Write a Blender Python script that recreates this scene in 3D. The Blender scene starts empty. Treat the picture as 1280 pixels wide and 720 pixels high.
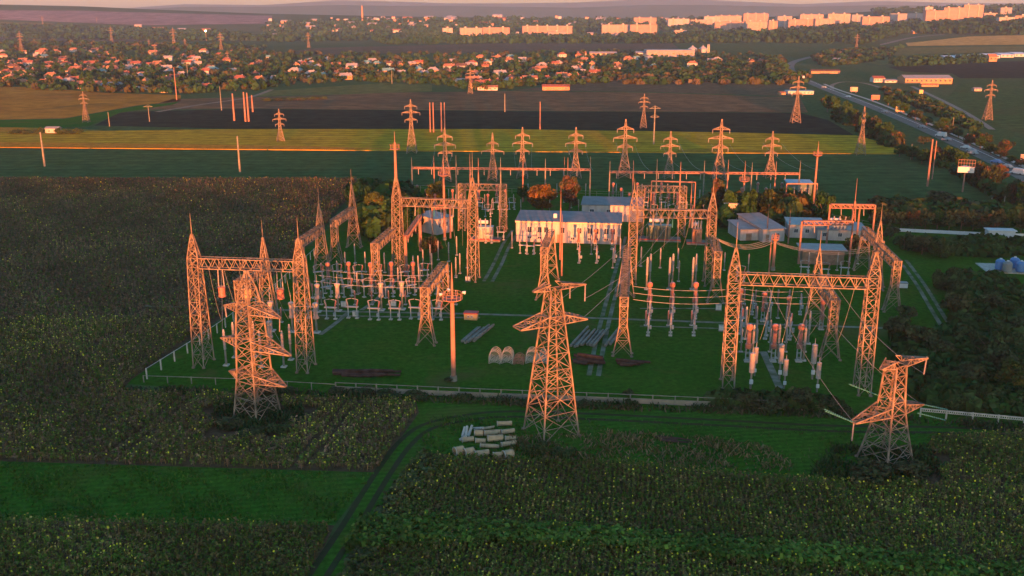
import bpy, math, random
import numpy as np
from mathutils import Vector, Matrix
random.seed(7); RNG = np.random.default_rng(7)
R = math.radians
scene = bpy.context.scene
COL = scene.collection

# ------------------------------------------------------------------ camera model
F = 1200.0; PITCH = math.atan(345/1200.0); CAMH = 60.0
cp, sp = math.cos(PITCH), math.sin(PITCH)
SUN_EL, SUN_AZ = R(2.3), R(4)      # azimuth measured from straight behind the camera, to the right
TE = math.tan(SUN_EL)

# ------------------------------------------------------------------ terrain
S_X = [-900, -400, -200, -80, -50, -25, 0, 30, 45, 62, 90, 150, 230, 330, 500, 900]
S_H = [-6, 2, 9.5, 8.0, 4.6, 3.2, 2.2, 2.2, 4.2, 6.5, 8.0, 10.5, 11.5, 8, 2, -6]
SHIFT = 510*math.tan(SUN_AZ)
A_PX = [-400, 0, 100, 200, 330, 500, 640, 800, 900, 1000, 1100, 1280, 1700]
A_H = [95, 86, 80, 68, 54, 44, 38, 38, 40, 45, 64, 80, 84]
B_PX = [-400, 700, 800, 950, 1060, 1200, 1280, 1700]
B_H = [0, 0, 3, 13, 20, 33, 38, 40]
C_PX = [-400, 0, 150, 230, 330, 420, 500, 560, 640, 720, 800, 880, 1000, 1100, 1200, 1280, 1700]
C_Y = [12, 12, 11, 6, 7, 1.5, 3, 5, 5, 4, 0.5, 1, 6, 2, 5, 5, 8]
D_Y = [16, 16, 14, 10, 10, 8, 9, 9, 10, 11, 8, 8, 10, 8, 9, 9, 10]
def sm(t):
    t = np.clip(t, 0, 1); return t*t*(3-2*t)
def T(x, y):
    x = np.asarray(x, float); y = np.asarray(y, float)
    a = 640 + 1250*x/np.maximum(y, 1)
    B = np.interp(a, B_PX, B_H); A = np.interp(a, A_PX, A_H)
    h = B*sm((y-1350)/1000)
    h = h + (A-B)*sm((y-2450)/1150)*(y > 0)
    h = h*(1-sm((y-3700)/2000))
    D = 60 + (15-np.interp(a, C_PX, D_Y))/1200*7200 + 6
    Cc = 60 + (15-np.interp(a, C_PX, C_Y))/1200*10000
    h = h + D*np.exp(-((y-7200)/700)**2)*(y > 4500)
    h = np.maximum(h, Cc*np.exp(-((y-10000)/1100)**2)*(y > 4500))
    # low rise behind the drone that keeps the ground in shade
    s = np.interp(x-SHIFT, S_X, S_H) + 510*TE
    s = s + 0.5*np.sin(x*0.13) + 0.35*np.sin(x*0.31+1)
    h = h + s*np.exp(-((y+350)/95)**4)*(y < 0)
    return h
def tz(x, y): return float(T(x, y))
def G(X, Y):
    """ground point seen at photograph pixel X, Y"""
    a = (X-640)/F; b = (Y-360)/F
    dy = cp - b*sp; dz = -sp - b*cp; dx = a
    ts = np.concatenate([np.linspace(60, 1500, 700), np.linspace(1502, 12000, 3500)])/dy
    zz = CAMH + dz*ts; gg = T(dx*ts, dy*ts)
    idx = np.nonzero(zz <= gg)[0]
    if len(idx) == 0: i = len(ts)-1
    else: i = idx[0]
    if i == 0: t = ts[0]
    else:
        f0 = zz[i-1]-gg[i-1]; f1 = zz[i]-gg[i]
        t = ts[i-1]+(ts[i]-ts[i-1])*(f0/(f0-f1) if f0 != f1 else 1)
    return Vector((dx*t, dy*t, tz(dx*t, dy*t)))
def hpx(p, Y):
    """height above p's ground of the point over p seen at pixel row Y"""
    a = (Y-360)/F
    return CAMH - p.y*(a*cp+sp)/(cp-a*sp) - p.z
def mpx(p):  # metres per photograph pixel at p
    return (p.y*cp + (CAMH-p.z)*sp)/F
def proj(p):
    z = p.y*cp + (CAMH-p.z)*sp
    return 640+F*p.x/z, 360+F*((CAMH-p.z)*cp - p.y*sp)/z
TH = R(7.3); CT, ST = math.cos(TH), math.sin(TH)
def UV(u, v, z=0.0): return Vector((u*CT+v*ST, -u*ST+v*CT, z))

# ------------------------------------------------------------------ materials
MATS = {}
def mat(name, col, rough=0.8, metal=0.0, var=0.15, scale=3.0, col2=None, bump=0.0, attr=False, detail=4, coord='Object', transl=0.0, mapping=None, emit=None):
    if name in MATS: return MATS[name]
    m = bpy.data.materials.new(name); m.use_nodes = True
    nt = m.node_tree; N = nt.nodes; L = nt.links
    b = N['Principled BSDF']; b.inputs['Roughness'].default_value = rough; b.inputs['Metallic'].default_value = metal
    b.inputs['Specular IOR Level'].default_value = 0.25 if rough < 0.7 else 0.03
    tc = N.new('ShaderNodeTexCoord'); src = tc.outputs[coord]
    if mapping:
        mp = N.new('ShaderNodeMapping'); mp.inputs['Scale'].default_value = mapping; mp.inputs['Rotation'].default_value = (0, 0, TH)
        L.new(src, mp.inputs['Vector']); src = mp.outputs[0]
    nz = N.new('ShaderNodeTexNoise'); nz.inputs['Scale'].default_value = scale; nz.inputs['Detail'].default_value = detail
    L.new(src, nz.inputs['Vector'])
    cr = N.new('ShaderNodeValToRGB'); cr.color_ramp.elements[0].position = 0.3; cr.color_ramp.elements[1].position = 0.7
    c2 = col2 if col2 else tuple(min(1, c*(1+var)) for c in col)
    c1 = col if col2 else tuple(c*(1-var) for c in col)
    cr.color_ramp.elements[0].color = (*c1, 1); cr.color_ramp.elements[1].color = (*c2, 1)
    L.new(nz.outputs['Fac'], cr.inputs['Fac'])
    out = cr.outputs['Color']
    if attr:
        at = N.new('ShaderNodeAttribute'); at.attribute_name = 'tint'
        mx = N.new('ShaderNodeMix'); mx.data_type = 'RGBA'; mx.blend_type = 'MULTIPLY'; mx.inputs[0].default_value = 1
        L.new(at.outputs['Color'], mx.inputs[6]); L.new(out, mx.inputs[7]); out = mx.outputs[2]
    L.new(out, b.inputs['Base Color'])
    if bump:
        bp = N.new('ShaderNodeBump'); bp.inputs['Strength'].default_value = bump; bp.inputs['Distance'].default_value = 0.3
        L.new(nz.outputs['Fac'], bp.inputs['Height']); L.new(bp.outputs[0], b.inputs['Normal'])
    if emit:
        b.inputs['Emission Color'].default_value = (*emit[0], 1); b.inputs['Emission Strength'].default_value = emit[1]
    MATS[name] = m; return m

def field_mat(name, cols, s1=0.012, s2=0.6, rows=None, rowdir=0.0, rowamt=0.3, bump=0.3, rough=0.95, patch=None):
    """big soft patches x fine mottling x optional drill rows; cols = three colours"""
    m = bpy.data.materials.new(name); m.use_nodes = True
    nt = m.node_tree; N = nt.nodes; L = nt.links
    b = N['Principled BSDF']; b.inputs['Roughness'].default_value = rough; b.inputs['Specular IOR Level'].default_value = 0.0
    tc = N.new('ShaderNodeTexCoord')
    n1 = N.new('ShaderNodeTexNoise'); n1.inputs['Scale'].default_value = s1; n1.inputs['Detail'].default_value = 6; n1.inputs['Roughness'].default_value = 0.6
    n2 = N.new('ShaderNodeTexNoise'); n2.inputs['Scale'].default_value = s2; n2.inputs['Detail'].default_value = 5; n2.inputs['Roughness'].default_value = 0.7
    L.new(tc.outputs['Object'], n1.inputs['Vector']); L.new(tc.outputs['Object'], n2.inputs['Vector'])
    cr = N.new('ShaderNodeValToRGB'); e = cr.color_ramp.elements
    e[0].position = 0.3; e[0].color = (*cols[0], 1); e[1].position = 0.7; e[1].color = (*cols[2], 1)
    k = e.new(0.5); k.color = (*cols[1], 1)
    L.new(n1.outputs['Fac'], cr.inputs['Fac'])
    mr = N.new('ShaderNodeMapRange'); mr.inputs[1].default_value = 0.3; mr.inputs[2].default_value = 0.7; mr.inputs[3].default_value = 0.6; mr.inputs[4].default_value = 1.4
    L.new(n2.outputs['Fac'], mr.inputs[0])
    mul = N.new('ShaderNodeVectorMath'); mul.operation = 'SCALE'
    L.new(cr.outputs['Color'], mul.inputs[0]); L.new(mr.outputs[0], mul.inputs['Scale'])
    out = mul.outputs[0]
    if patch:  # worn or bare patches with a ragged edge: (colour, noise scale, threshold)
        n3 = N.new('ShaderNodeTexNoise'); n3.inputs['Scale'].default_value = patch[1]; n3.inputs['Detail'].default_value = 9; n3.inputs['Roughness'].default_value = 0.65; n3.inputs['Distortion'].default_value = 0.6
        L.new(tc.outputs['Object'], n3.inputs['Vector'])
        m3 = N.new('ShaderNodeMapRange'); m3.inputs[1].default_value = patch[2]; m3.inputs[2].default_value = patch[2]+0.12; L.new(n3.outputs['Fac'], m3.inputs[0])
        x3 = N.new('ShaderNodeMix'); x3.data_type = 'RGBA'; L.new(m3.outputs[0], x3.inputs[0]); L.new(out, x3.inputs[6]); x3.inputs[7].default_value = (*patch[0], 1); out = x3.outputs[2]
    if rows:
        mp = N.new('ShaderNodeMapping'); mp.inputs['Rotation'].default_value = (0, 0, rowdir)
        L.new(tc.outputs['Object'], mp.inputs['Vector'])
        w = N.new('ShaderNodeTexWave'); w.inputs['Scale'].default_value = 1/rows*0.314*1.0; w.inputs['Distortion'].default_value = 2.0; w.inputs['Detail'].default_value = 2
        L.new(mp.outputs[0], w.inputs['Vector'])
        m2 = N.new('ShaderNodeMapRange'); m2.inputs[3].default_value = 1-rowamt; m2.inputs[4].default_value = 1+rowamt
        L.new(w.outputs['Fac'], m2.inputs[0])
        mu2 = N.new('ShaderNodeVectorMath'); mu2.operation = 'SCALE'; L.new(out, mu2.inputs[0]); L.new(m2.outputs[0], mu2.inputs['Scale']); out = mu2.outputs[0]
    L.new(out, b.inputs['Base Color'])
    if bump:
        bp = N.new('ShaderNodeBump'); bp.inputs['Strength'].default_value = bump; bp.inputs['Distance'].default_value = 0.2
        L.new(n2.outputs['Fac'], bp.inputs['Height']); L.new(bp.outputs[0], b.inputs['Normal'])
    return m

STEEL = mat('galvanised_steel', (0.085, 0.066, 0.048), 0.8, 0.0, scale=0.6, col2=(0.235, 0.19, 0.14), detail=8)
STEEL_RUST = mat('weathered_steel', (0.20, 0.10, 0.07), 0.8, 0.0, scale=0.8, col2=(0.25, 0.15, 0.11))
CONC = mat('concrete', (0.155, 0.15, 0.12), 0.9, scale=1.2, var=0.25)
CONC_L = mat('pale_concrete', (0.33, 0.31, 0.26), 0.9, scale=1.6, var=0.2)
PORC = mat('porcelain', (0.24, 0.21, 0.18), 0.35, scale=2, var=0.15)
PORC_B = mat('brown_porcelain', (0.16, 0.09, 0.07), 0.3, scale=2, var=0.2)
PORC_R = mat('red_porcelain', (0.24, 0.10, 0.07), 0.35, scale=2, var=0.2)
GLASSG = mat('green_insulator_glass', (0.04, 0.15, 0.12), 0.2, scale=2, var=0.2)
ALU = mat('aluminium', (0.26, 0.26, 0.25), 0.6, 0.1, scale=2)
TANKG = mat('dark_green_paint', (0.06, 0.10, 0.08), 0.5, scale=0.8, var=0.3)
GREYP = mat('grey_paint', (0.22, 0.25, 0.25), 0.55, scale=0.8, var=0.2)
WHITE = mat('white_paint', (0.44, 0.44, 0.42), 0.6, scale=0.6, var=0.1)
WALLW = mat('white_render', (0.27, 0.235, 0.21), 0.9, scale=0.7, col2=(0.40, 0.35, 0.32), bump=0.1, detail=9, mapping=(1, 1, .35))
ROOFB = mat('blue_grey_roof', (0.13, 0.145, 0.15), 0.7, scale=0.4, var=0.15)
ROOFL = mat('pale_sheet_roof', (0.16, 0.17, 0.165), 0.6, scale=0.5, var=0.15)
ROOFT = mat('teal_sheet_roof', (0.15, 0.23, 0.24), 0.6, scale=0.5, var=0.15)
BROWN = mat('brown_wood', (0.20, 0.13, 0.09), 0.8, scale=1, var=0.25)
GLASS = mat('window_glass', (0.03, 0.04, 0.05), 0.15, scale=1)
REDP = mat('red_paint', (0.28, 0.035, 0.03), 0.6, scale=1)
YELP = mat('yellow_board', (0.36, 0.24, 0.11), 0.7, scale=1)
BLUEP = mat('blue_paint', (0.06, 0.15, 0.32), 0.5, scale=1)
DARKW = mat('old_dark_wood', (0.045, 0.03, 0.025), 0.9, scale=1, var=0.4)
ASPH = mat('asphalt', (0.125, 0.112, 0.09), 0.9, scale=0.3, var=0.25)
PATHM = mat('path_concrete', (0.17, 0.17, 0.13), 0.95, scale=0.35, col2=(0.022, 0.062, 0.012), detail=8)
DUCT = mat('cable_duct_covers', (0.19, 0.185, 0.15), 0.95, scale=0.5, col2=(0.07, 0.09, 0.04), detail=8)
DIRT = mat('dirt', (0.17, 0.13, 0.09), 0.95, scale=0.2, var=0.3)
LINE = mat('road_line', (0.6, 0.6, 0.56), 0.8, scale=2)
LEAF = mat('leaves', (0.9, 0.9, 0.9), 0.75, scale=0.7, var=0.12, attr=True)
CROPM = mat('crop_leaves', (0.9, 0.9, 0.9), 0.8, scale=0.15, var=0.18, attr=True)
BARK = mat('bark', (0.10, 0.07, 0.05), 0.95, scale=2, var=0.3)
RUBBER = mat('rubber', (0.02, 0.02, 0.02), 0.8, scale=5)

# ------------------------------------------------------------------ object helpers
def link(o): COL.objects.link(o); return o
class MB:
    def __init__(s): s.v = []; s.f = []
    def add(s, vs, fs):
        n = len(s.v); s.v.extend([tuple(v) for v in vs]); s.f.extend([tuple(i+n for i in f) for f in fs])
    def bar(s, p, q, w=0.1, ends=False):
        p = Vector(p); q = Vector(q); d = q-p
        if d.length < 1e-4: return
        d.normalize(); up = Vector((0, 0, 1)) if abs(d.z) < 0.9 else Vector((0, 1, 0))
        a = d.cross(up).normalized()*w*0.5; b = d.cross(a).normalized()*w*0.5
        vs = [p-a-b, p+a-b, p+a+b, p-a+b, q-a-b, q+a-b, q+a+b, q-a+b]
        fs = [(0, 1, 5, 4), (1, 2, 6, 5), (2, 3, 7, 6), (3, 0, 4, 7)]
        if ends: fs += [(3, 2, 1, 0), (4, 5, 6, 7)]
        s.add(vs, fs)
    def box(s, c, size, rz=0.0):
        cx, cy, cz = c; x, y, z = size[0]/2, size[1]/2, size[2]/2
        ca, sa = math.cos(rz), math.sin(rz)
        vs = [(cx+i*x*ca-j*y*sa, cy+i*x*sa+j*y*ca, cz+k*z) for k in (-1, 1) for i, j in ((-1, -1), (1, -1), (1, 1), (-1, 1))]
        s.add(vs, [(3, 2, 1, 0), (4, 5, 6, 7), (0, 1, 5, 4), (1, 2, 6, 5), (2, 3, 7, 6), (3, 0, 4, 7)])
    def cyl(s, p, q, r, r2=None, n=10, caps=True):
        p = Vector(p); q = Vector(q); r2 = r if r2 is None else r2
        d = (q-p).normalized(); up = Vector((0, 0, 1)) if abs(d.z) < 0.9 else Vector((1, 0, 0))
        a = d.cross(up).normalized(); b = d.cross(a).normalized()
        vs = [p+(a*math.cos(t)+b*math.sin(t))*r for t in [2*math.pi*i/n for i in range(n)]]
        vs += [q+(a*math.cos(t)+b*math.sin(t))*r2 for t in [2*math.pi*i/n for i in range(n)]]
        fs = [(i, (i+1) % n, n+(i+1) % n, n+i) for i in range(n)]
        if caps: fs += [tuple(reversed(range(n))), tuple(range(n, 2*n))]
        s.add(vs, fs)
    def lathe(s, prof, c=(0, 0, 0), n=10, axis=None):
        """prof = [(r,z)...]; around z, or from c along axis vector"""
        c = Vector(c); d = Vector(axis).normalized() if axis is not None else Vector((0, 0, 1))
        up = Vector((1, 0, 0)) if abs(d.z) > 0.9 else Vector((0, 0, 1))
        a = d.cross(up).normalized(); b = d.cross(a).normalized()
        vs = []
        for r, z in prof:
            vs += [c+d*z+(a*math.cos(t)+b*math.sin(t))*r for t in [2*math.pi*i/n for i in range(n)]]
        fs = []
        for k in range(len(prof)-1):
            fs += [(k*n+i, k*n+(i+1) % n, (k+1)*n+(i+1) % n, (k+1)*n+i) for i in range(n)]
        fs += [tuple(reversed(range(n))), tuple(range((len(prof)-1)*n, len(prof)*n))]
        s.add(vs, fs)
    def build(s, name, m, parent=None, loc=None, rz=0.0, smooth=False):
        me = bpy.data.meshes.new(name); me.from_pydata(s.v, [], s.f); me.materials.append(m)
        if smooth: me.polygons.foreach_set('use_smooth', [True]*len(me.polygons))
        me.update()
        o = link(bpy.data.objects.new(name, me))
        if parent: o.parent = parent
        if loc is not None: o.location = loc
        o.rotation_euler.z = rz
        return o
def empty(name, loc=(0, 0, 0), rz=0.0):
    o = link(bpy.data.objects.new(name, None)); o.location = loc; o.rotation_euler.z = rz; o.empty_display_size = 0.5
    return o
def tag(o, label=None, cat=None, group=None, kind=None):
    if label: o['label'] = label
    if cat: o['category'] = cat
    if group: o['group'] = group
    if kind: o['kind'] = kind
    return o
KIDS = {}
def kids(o):
    if o.name not in KIDS: KIDS[o.name] = [(c, list(c.children)) for c in o.children]
    return KIDS[o.name]
def dup(o, loc=None, rz=None, label=None, group=None, sc=None, cat=None):
    c = o.copy(); link(c)
    if loc is not None: c.location = loc
    if rz is not None: c.rotation_euler.z = rz
    if label: c['label'] = label
    if group: c['group'] = group
    if cat: c['category'] = cat
    if sc is not None: c.scale = (sc, sc, sc) if not hasattr(sc, '__len__') else sc
    for ch, gs in kids(o):
        d = ch.copy(); link(d); d.parent = c
        for g in gs:
            e = g.copy(); link(e); e.parent = d
    return c
USED = set()
def put(proto, loc, rz=0, label=None, group=None, sc=None, cat=None):
    """first call moves the prototype itself, later calls copy it"""
    if proto.name not in USED:
        USED.add(proto.name); o = proto
        o.location = loc; o.rotation_euler.z = rz
        if label: o['label'] = label
        if group: o['group'] = group
        if cat: o['category'] = cat
        if sc is not None: o.scale = (sc, sc, sc) if not hasattr(sc, '__len__') else sc
        return o
    return dup(proto, loc, rz, label, group, sc, cat)

def quads_mesh(name, cen, ax, ay, tint, m, parent=None):
    """numpy: one quad per row, POINT colours"""
    n = len(cen)
    v = np.empty((n, 4, 3), np.float32)
    v[:, 0] = cen-ax-ay; v[:, 1] = cen+ax-ay; v[:, 2] = cen+ax+ay; v[:, 3] = cen-ax+ay
    me = bpy.data.meshes.new(name)
    me.vertices.add(n*4); me.vertices.foreach_set('co', v.reshape(-1))
    me.loops.add(n*4); me.loops.foreach_set('vertex_index', np.arange(n*4, dtype=np.int32))
    me.polygons.add(n); me.polygons.foreach_set('loop_start', np.arange(0, n*4, 4, dtype=np.int32))
    try: me.polygons.foreach_set('loop_total', np.full(n, 4, np.int32))
    except Exception: pass
    me.update(calc_edges=True)
    at = me.attributes.new('tint', 'FLOAT_COLOR', 'POINT')
    c = np.ones((n, 4, 4), np.float32); c[:, :, :3] = tint[:, None, :]
    at.data.foreach_set('color', c.reshape(-1))
    me.materials.append(m)
    o = link(bpy.data.objects.new(name, me))
    if parent: o.parent = parent
    return o
def unit(n):
    v = RNG.normal(size=(n, 3)); return v/np.linalg.norm(v, axis=1)[:, None]
def crown_points(nclump, nleaf, rx, rz, z0, seed=None):
    """leaf clump centres spread through an uneven ellipsoid"""
    d = unit(nclump); r = RNG.uniform(0.35, 0.95, nclump)**0.7
    c = d*r[:, None]*np.array([rx, rx, rz]); c[:, 2] += z0
    cr = RNG.uniform(0.28, 0.45, nclump)*rx
    idx = np.repeat(np.arange(nclump), nleaf)
    p = c[idx]+unit(len(idx))*(cr[idx]*RNG.uniform(0.5, 1, len(idx))**0.5)[:, None]*np.array([1, 1, 0.8])
    return p, idx
def leaf_axes(n, size):
    a = unit(n); b = np.cross(a, unit(n)); b /= (np.linalg.norm(b, axis=1)[:, None]+1e-6)
    s = (RNG.uniform(0.6, 1.3, n)*size*0.5)[:, None]
    return a*s, b*s*0.8
def make_tree(name, h, rx, nclump=26, nleaf=40, leaf=0.6, tint=(0.07, 0.10, 0.035), tint2=None, low=0.12):
    root = empty(name)
    rz = h*(1-low)/2; z0 = h*low+rz
    p, idx = crown_points(nclump, nleaf, rx*0.8, rz*0.85, z0)
    n = len(p); ax, ay = leaf_axes(n, leaf)
    tv = RNG.uniform(0.65, 1.35, nclump)[idx]*RNG.uniform(0.8, 1.2, n)
    base = np.tile(np.array(tint), (n, 1))
    if tint2 is not None:
        w = (RNG.uniform(0, 1, nclump)[idx] > 0.5)
        base[w] = np.array(tint2)
    quads_mesh('crown', p, ax, ay, (base*tv[:, None]).astype(np.float32), LEAF, root)
    mb = MB(); tr = max(0.12, h*0.025)
    mb.cyl((0, 0, -0.3), (0, 0, h*0.45), tr*1.3, tr*0.6, 7)
    for k in range(5):
        a = k*1.3; mb.cyl((0, 0, h*(0.25+0.06*k)), (math.cos(a)*rx*0.6, math.sin(a)*rx*0.6, h*(0.5+0.07*k)), tr*0.5, tr*0.2, 5)
    mb.build('trunk', BARK, root)
    return root

def in_poly(px, py, poly):
    inside = np.zeros(len(px), bool); n = len(poly); j = n-1
    for i in range(n):
        xi, yi = poly[i]; xj, yj = poly[j]
        c = ((yi > py) != (yj > py)) & (px < (xj-xi)*(py-yi)/((yj-yi) if yj != yi else 1e-9)+xi)
        inside ^= c; j = i
    return inside
def gp(poly): return [tuple(G(X, Y)[:2]) for X, Y in poly]

def sheet(name, pxpoly, m, z=0.01, height=0.0, kind='structure', step=None, label=None, cat=None, world=None):
    """a field laid on the ground; long edges are subdivided and follow the terrain; height>0 gives a standing crop its front"""
    pts = world if world else gp(pxpoly)
    import bmesh
    bm = bmesh.new()
    ring = []
    for i in range(len(pts)):
        x0, y0 = pts[i]; x1, y1 = pts[(i+1) % len(pts)]
        L = math.hypot(x1-x0, y1-y0); n = max(1, int(L/(step or 1e9)))
        for k in range(n): ring.append((x0+(x1-x0)*k/n, y0+(y1-y0)*k/n))
    vs = [bm.verts.new((x, y, 0)) for x, y in ring]
    f = bm.faces.new(vs)
    if f.normal.z < 0: f.normal_flip()
    bm.normal_update()
    if bm.faces[:][0].normal.z < 0:
        bmesh.ops.reverse_faces(bm, faces=bm.faces[:])
    if step:
        bmesh.ops.triangulate(bm, faces=bm.faces[:])
        xs = [p[0] for p in ring]; ys = [p[1] for p in ring]
        for ax, lo, hi in ((0, min(xs), max(xs)), (1, min(ys), max(ys))):
            c = lo+step
            while c < hi:
                co = (c, 0, 0) if ax == 0 else (0, c, 0); no = (1, 0, 0) if ax == 0 else (0, 1, 0)
                bmesh.ops.bisect_plane(bm, geom=bm.verts[:]+bm.edges[:]+bm.faces[:], plane_co=co, plane_no=no)
                c += step
    if height:
        r = bmesh.ops.extrude_face_region(bm, geom=bm.faces[:])
        for e in r['geom']:
            if isinstance(e, bmesh.types.BMVert): e.co.z += height
        bmesh.ops.recalc_face_normals(bm, faces=bm.faces[:])
    for v in bm.verts: v.co.z += tz(v.co.x, v.co.y)+z
    me = bpy.data.meshes.new(name); bm.to_mesh(me); bm.free(); me.materials.append(m)
    o = link(bpy.data.objects.new(name, me)); o['kind'] = kind
    if label: o['label'] = label
    if cat: o['category'] = cat
    return o
def strip(name, pts, w, m, z=0.02, kind='structure', pix=True, h=0.0, seg=12):
    """ribbon along px (or world) polyline"""
    P = [G(*p) if pix else Vector((p[0], p[1], tz(*p[:2]))) for p in pts]
    Q = []
    for i in range(len(P)-1):   # Catmull-Rom
        a = P[max(i-1, 0)]; b = P[i]; c = P[i+1]; d = P[min(i+2, len(P)-1)]
        for k in range(seg):
            t = k/seg
            Q.append(0.5*((2*b)+(c-a)*t+(2*a-5*b+4*c-d)*t*t+(3*b-a-3*c+d)*t**3))
    Q.append(P[-1]); mb = MB()
    vs = []
    for i, q in enumerate(Q):
        d = (Q[min(i+1, len(Q)-1)]-Q[max(i-1, 0)]); n = Vector((-d.y, d.x, 0)).normalized()*w/2
        for s_ in (1, -1):
            p = q+n*s_; vs.append((p.x, p.y, tz(p.x, p.y)+z+h))
    mb.add(vs, [(2*i+1, 2*i+3, 2*i+2, 2*i) for i in range(len(Q)-1)])
    o = mb.build(name, m); o['kind'] = kind
    return o

# ------------------------------------------------------------------ camera, light, sky
cam = bpy.data.cameras.new('camera'); cam.sensor_width = 36; cam.lens = 36*F/1280; cam.clip_end = 40000; cam.clip_start = 0.5
co = link(bpy.data.objects.new('camera', cam)); co.location = (0, 0, CAMH); co.rotation_euler = (math.pi/2-PITCH, 0, 0)
scene.camera = co
w = bpy.data.worlds.new('World'); scene.world = w; w.use_nodes = True
sk = w.node_tree.nodes.new('ShaderNodeTexSky'); sk.sky_type = 'NISHITA'; sk.sun_disc = False
sk.sun_elevation = SUN_EL; sk.sun_rotation = math.pi-SUN_AZ; sk.air_density = 1.0; sk.dust_density = 1.0; sk.ozone_density = 3.2
bg = w.node_tree.nodes['Background']; bg.inputs['Strength'].default_value = 0.15
tn = w.node_tree.nodes.new('ShaderNodeMix'); tn.data_type = 'RGBA'; tn.blend_type = 'MULTIPLY'; tn.inputs[0].default_value = 1; tn.inputs[7].default_value = (0.93, 1.0, 0.86, 1)
w.node_tree.links.new(sk.outputs[0], tn.inputs[6]); w.node_tree.links.new(tn.outputs[2], bg.inputs['Color'])
sl = bpy.data.lights.new('sun', 'SUN'); sl.energy = 3.3; sl.angle = R(0.55); sl.color = (1.0, 0.25, 0.055)
so = link(bpy.data.objects.new('sun', sl))
sd = Vector((math.sin(SUN_AZ)*math.cos(SUN_EL), -math.cos(SUN_AZ)*math.cos(SUN_EL), math.sin(SUN_EL)))
so.rotation_euler = sd.to_track_quat('Z', 'Y').to_euler(); so.location = (0, -50, 120)
scene.view_settings.view_transform = 'Standard'; scene.view_settings.look = 'None'; scene.view_settings.gamma = 1
scene.view_settings.exposure = 3.15
scene.cycles.max_bounces = 6; scene.cycles.volume_bounces = 0; scene.cycles.transparent_max_bounces = 6

# ------------------------------------------------------------------ ground
def axis(core, step, far, g):
    v = list(np.arange(-core, core+1, step)); s_ = step; x = core
    while x < far:
        s_ *= g; x += s_; v.append(x); v.insert(0, -x)
    return np.array(v)
xs = axis(240, 10, 11000, 1.045)
ys = np.concatenate([np.arange(-2400, -620, 200), np.arange(-600, -100, 12), np.arange(-90, 1300, 60), np.arange(1320, 6000, 55), np.arange(6050, 13000, 140)])
X_, Y_ = np.meshgrid(xs, ys); Z_ = T(X_, Y_)
v = np.stack([X_, Y_, Z_], -1).reshape(-1, 3).astype(np.float32); nx, ny = len(xs), len(ys)
i0 = (np.arange(ny-1)[:, None]*nx+np.arange(nx-1)[None, :]).reshape(-1)
fc = np.stack([i0, i0+1, i0+1+nx, i0+nx], -1)
me = bpy.data.meshes.new('ground'); me.from_pydata(v.tolist(), [], fc.tolist()); me.polygons.foreach_set('use_smooth', [True]*len(me.polygons))
me.materials.append(field_mat('meadow', [(0.032, 0.066, 0.022), (0.044, 0.075, 0.027), (0.070, 0.08, 0.034)], 0.004, 0.25))
tag(link(bpy.data.objects.new('ground', me)), kind='structure')

M_LAWN = field_mat('lawn', [(0.017, 0.066, 0.007), (0.024, 0.080, 0.008), (0.044, 0.076, 0.012)], 0.03, 0.9, bump=0.2, patch=((0.066, 0.068, 0.020), 0.045, 0.555))
M_GREENC = field_mat('green_crop', [(0.018, 0.072, 0.007), (0.024, 0.086, 0.009), (0.034, 0.084, 0.011)], 0.05, 1.2, rows=1.2, rowdir=R(83), rowamt=0.12, bump=0.5, patch=((0.055, 0.080, 0.016), 0.05, 0.54))
M_SOIL = field_mat('sunflower_soil', [(0.060, 0.045, 0.026), (0.068, 0.050, 0.028), (0.08, 0.056, 0.032)], 0.03, 0.8)
M_FARGREEN = field_mat('far_meadow', [(0.036, 0.066, 0.022), (0.040, 0.073, 0.024), (0.052, 0.076, 0.026)], 0.006, 0.15, rows=7, rowdir=R(90), rowamt=.08, patch=((0.05, 0.062, 0.024), 0.012, 0.54))
M_STUB = field_mat('stubble', [(0.25, 0.165, 0.014), (0.31, 0.19, 0.017), (0.33, 0.155, 0.016)], 0.006, 0.12, rows=8, rowdir=R(88), rowamt=0.15, patch=((0.30, 0.15, 0.02), 0.012, 0.57))
M_DARK = field_mat('ploughed_soil', [(0.020, 0.026, 0.016), (0.024, 0.029, 0.018), (0.032, 0.031, 0.021)], 0.004, 0.1, rows=6, rowdir=R(90), rowamt=.12, patch=((0.040, 0.036, 0.022), 0.012, 0.58))
M_BROWN = field_mat('brown_soil', [(0.11, 0.068, 0.034), (0.13, 0.078, 0.038), (0.15, 0.085, 0.04)], 0.004, 0.08, rows=10, rowdir=R(90), rowamt=0.16, patch=((0.075, 0.058, 0.034), 0.009, 0.52))
M_TAN = field_mat('tan_field', [(0.28, 0.13, 0.020), (0.31, 0.14, 0.022), (0.26, 0.105, 0.018)], 0.005, 0.08, patch=((0.17, 0.085, 0.02), 0.02, 0.56))
M_GOLD = field_mat('gold_field', [(0.30, 0.19, 0.05), (0.36, 0.22, 0.06), (0.28, 0.16, 0.05)], 0.005, 0.08)
M_OLIVE = field_mat('olive_field', [(0.075, 0.088, 0.025), (0.09, 0.10, 0.03), (0.11, 0.095, 0.032)], 0.005, 0.1)
M_SCRUB = field_mat('scrub', [(0.065, 0.06, 0.034), (0.085, 0.068, 0.038), (0.11, 0.075, 0.042)], 0.02, 0.15)
M_MAUVE = field_mat('mauve_hill', [(0.16, 0.11, 0.10), (0.19, 0.13, 0.11), (0.15, 0.11, 0.10)], 0.002, 0.02)

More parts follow.
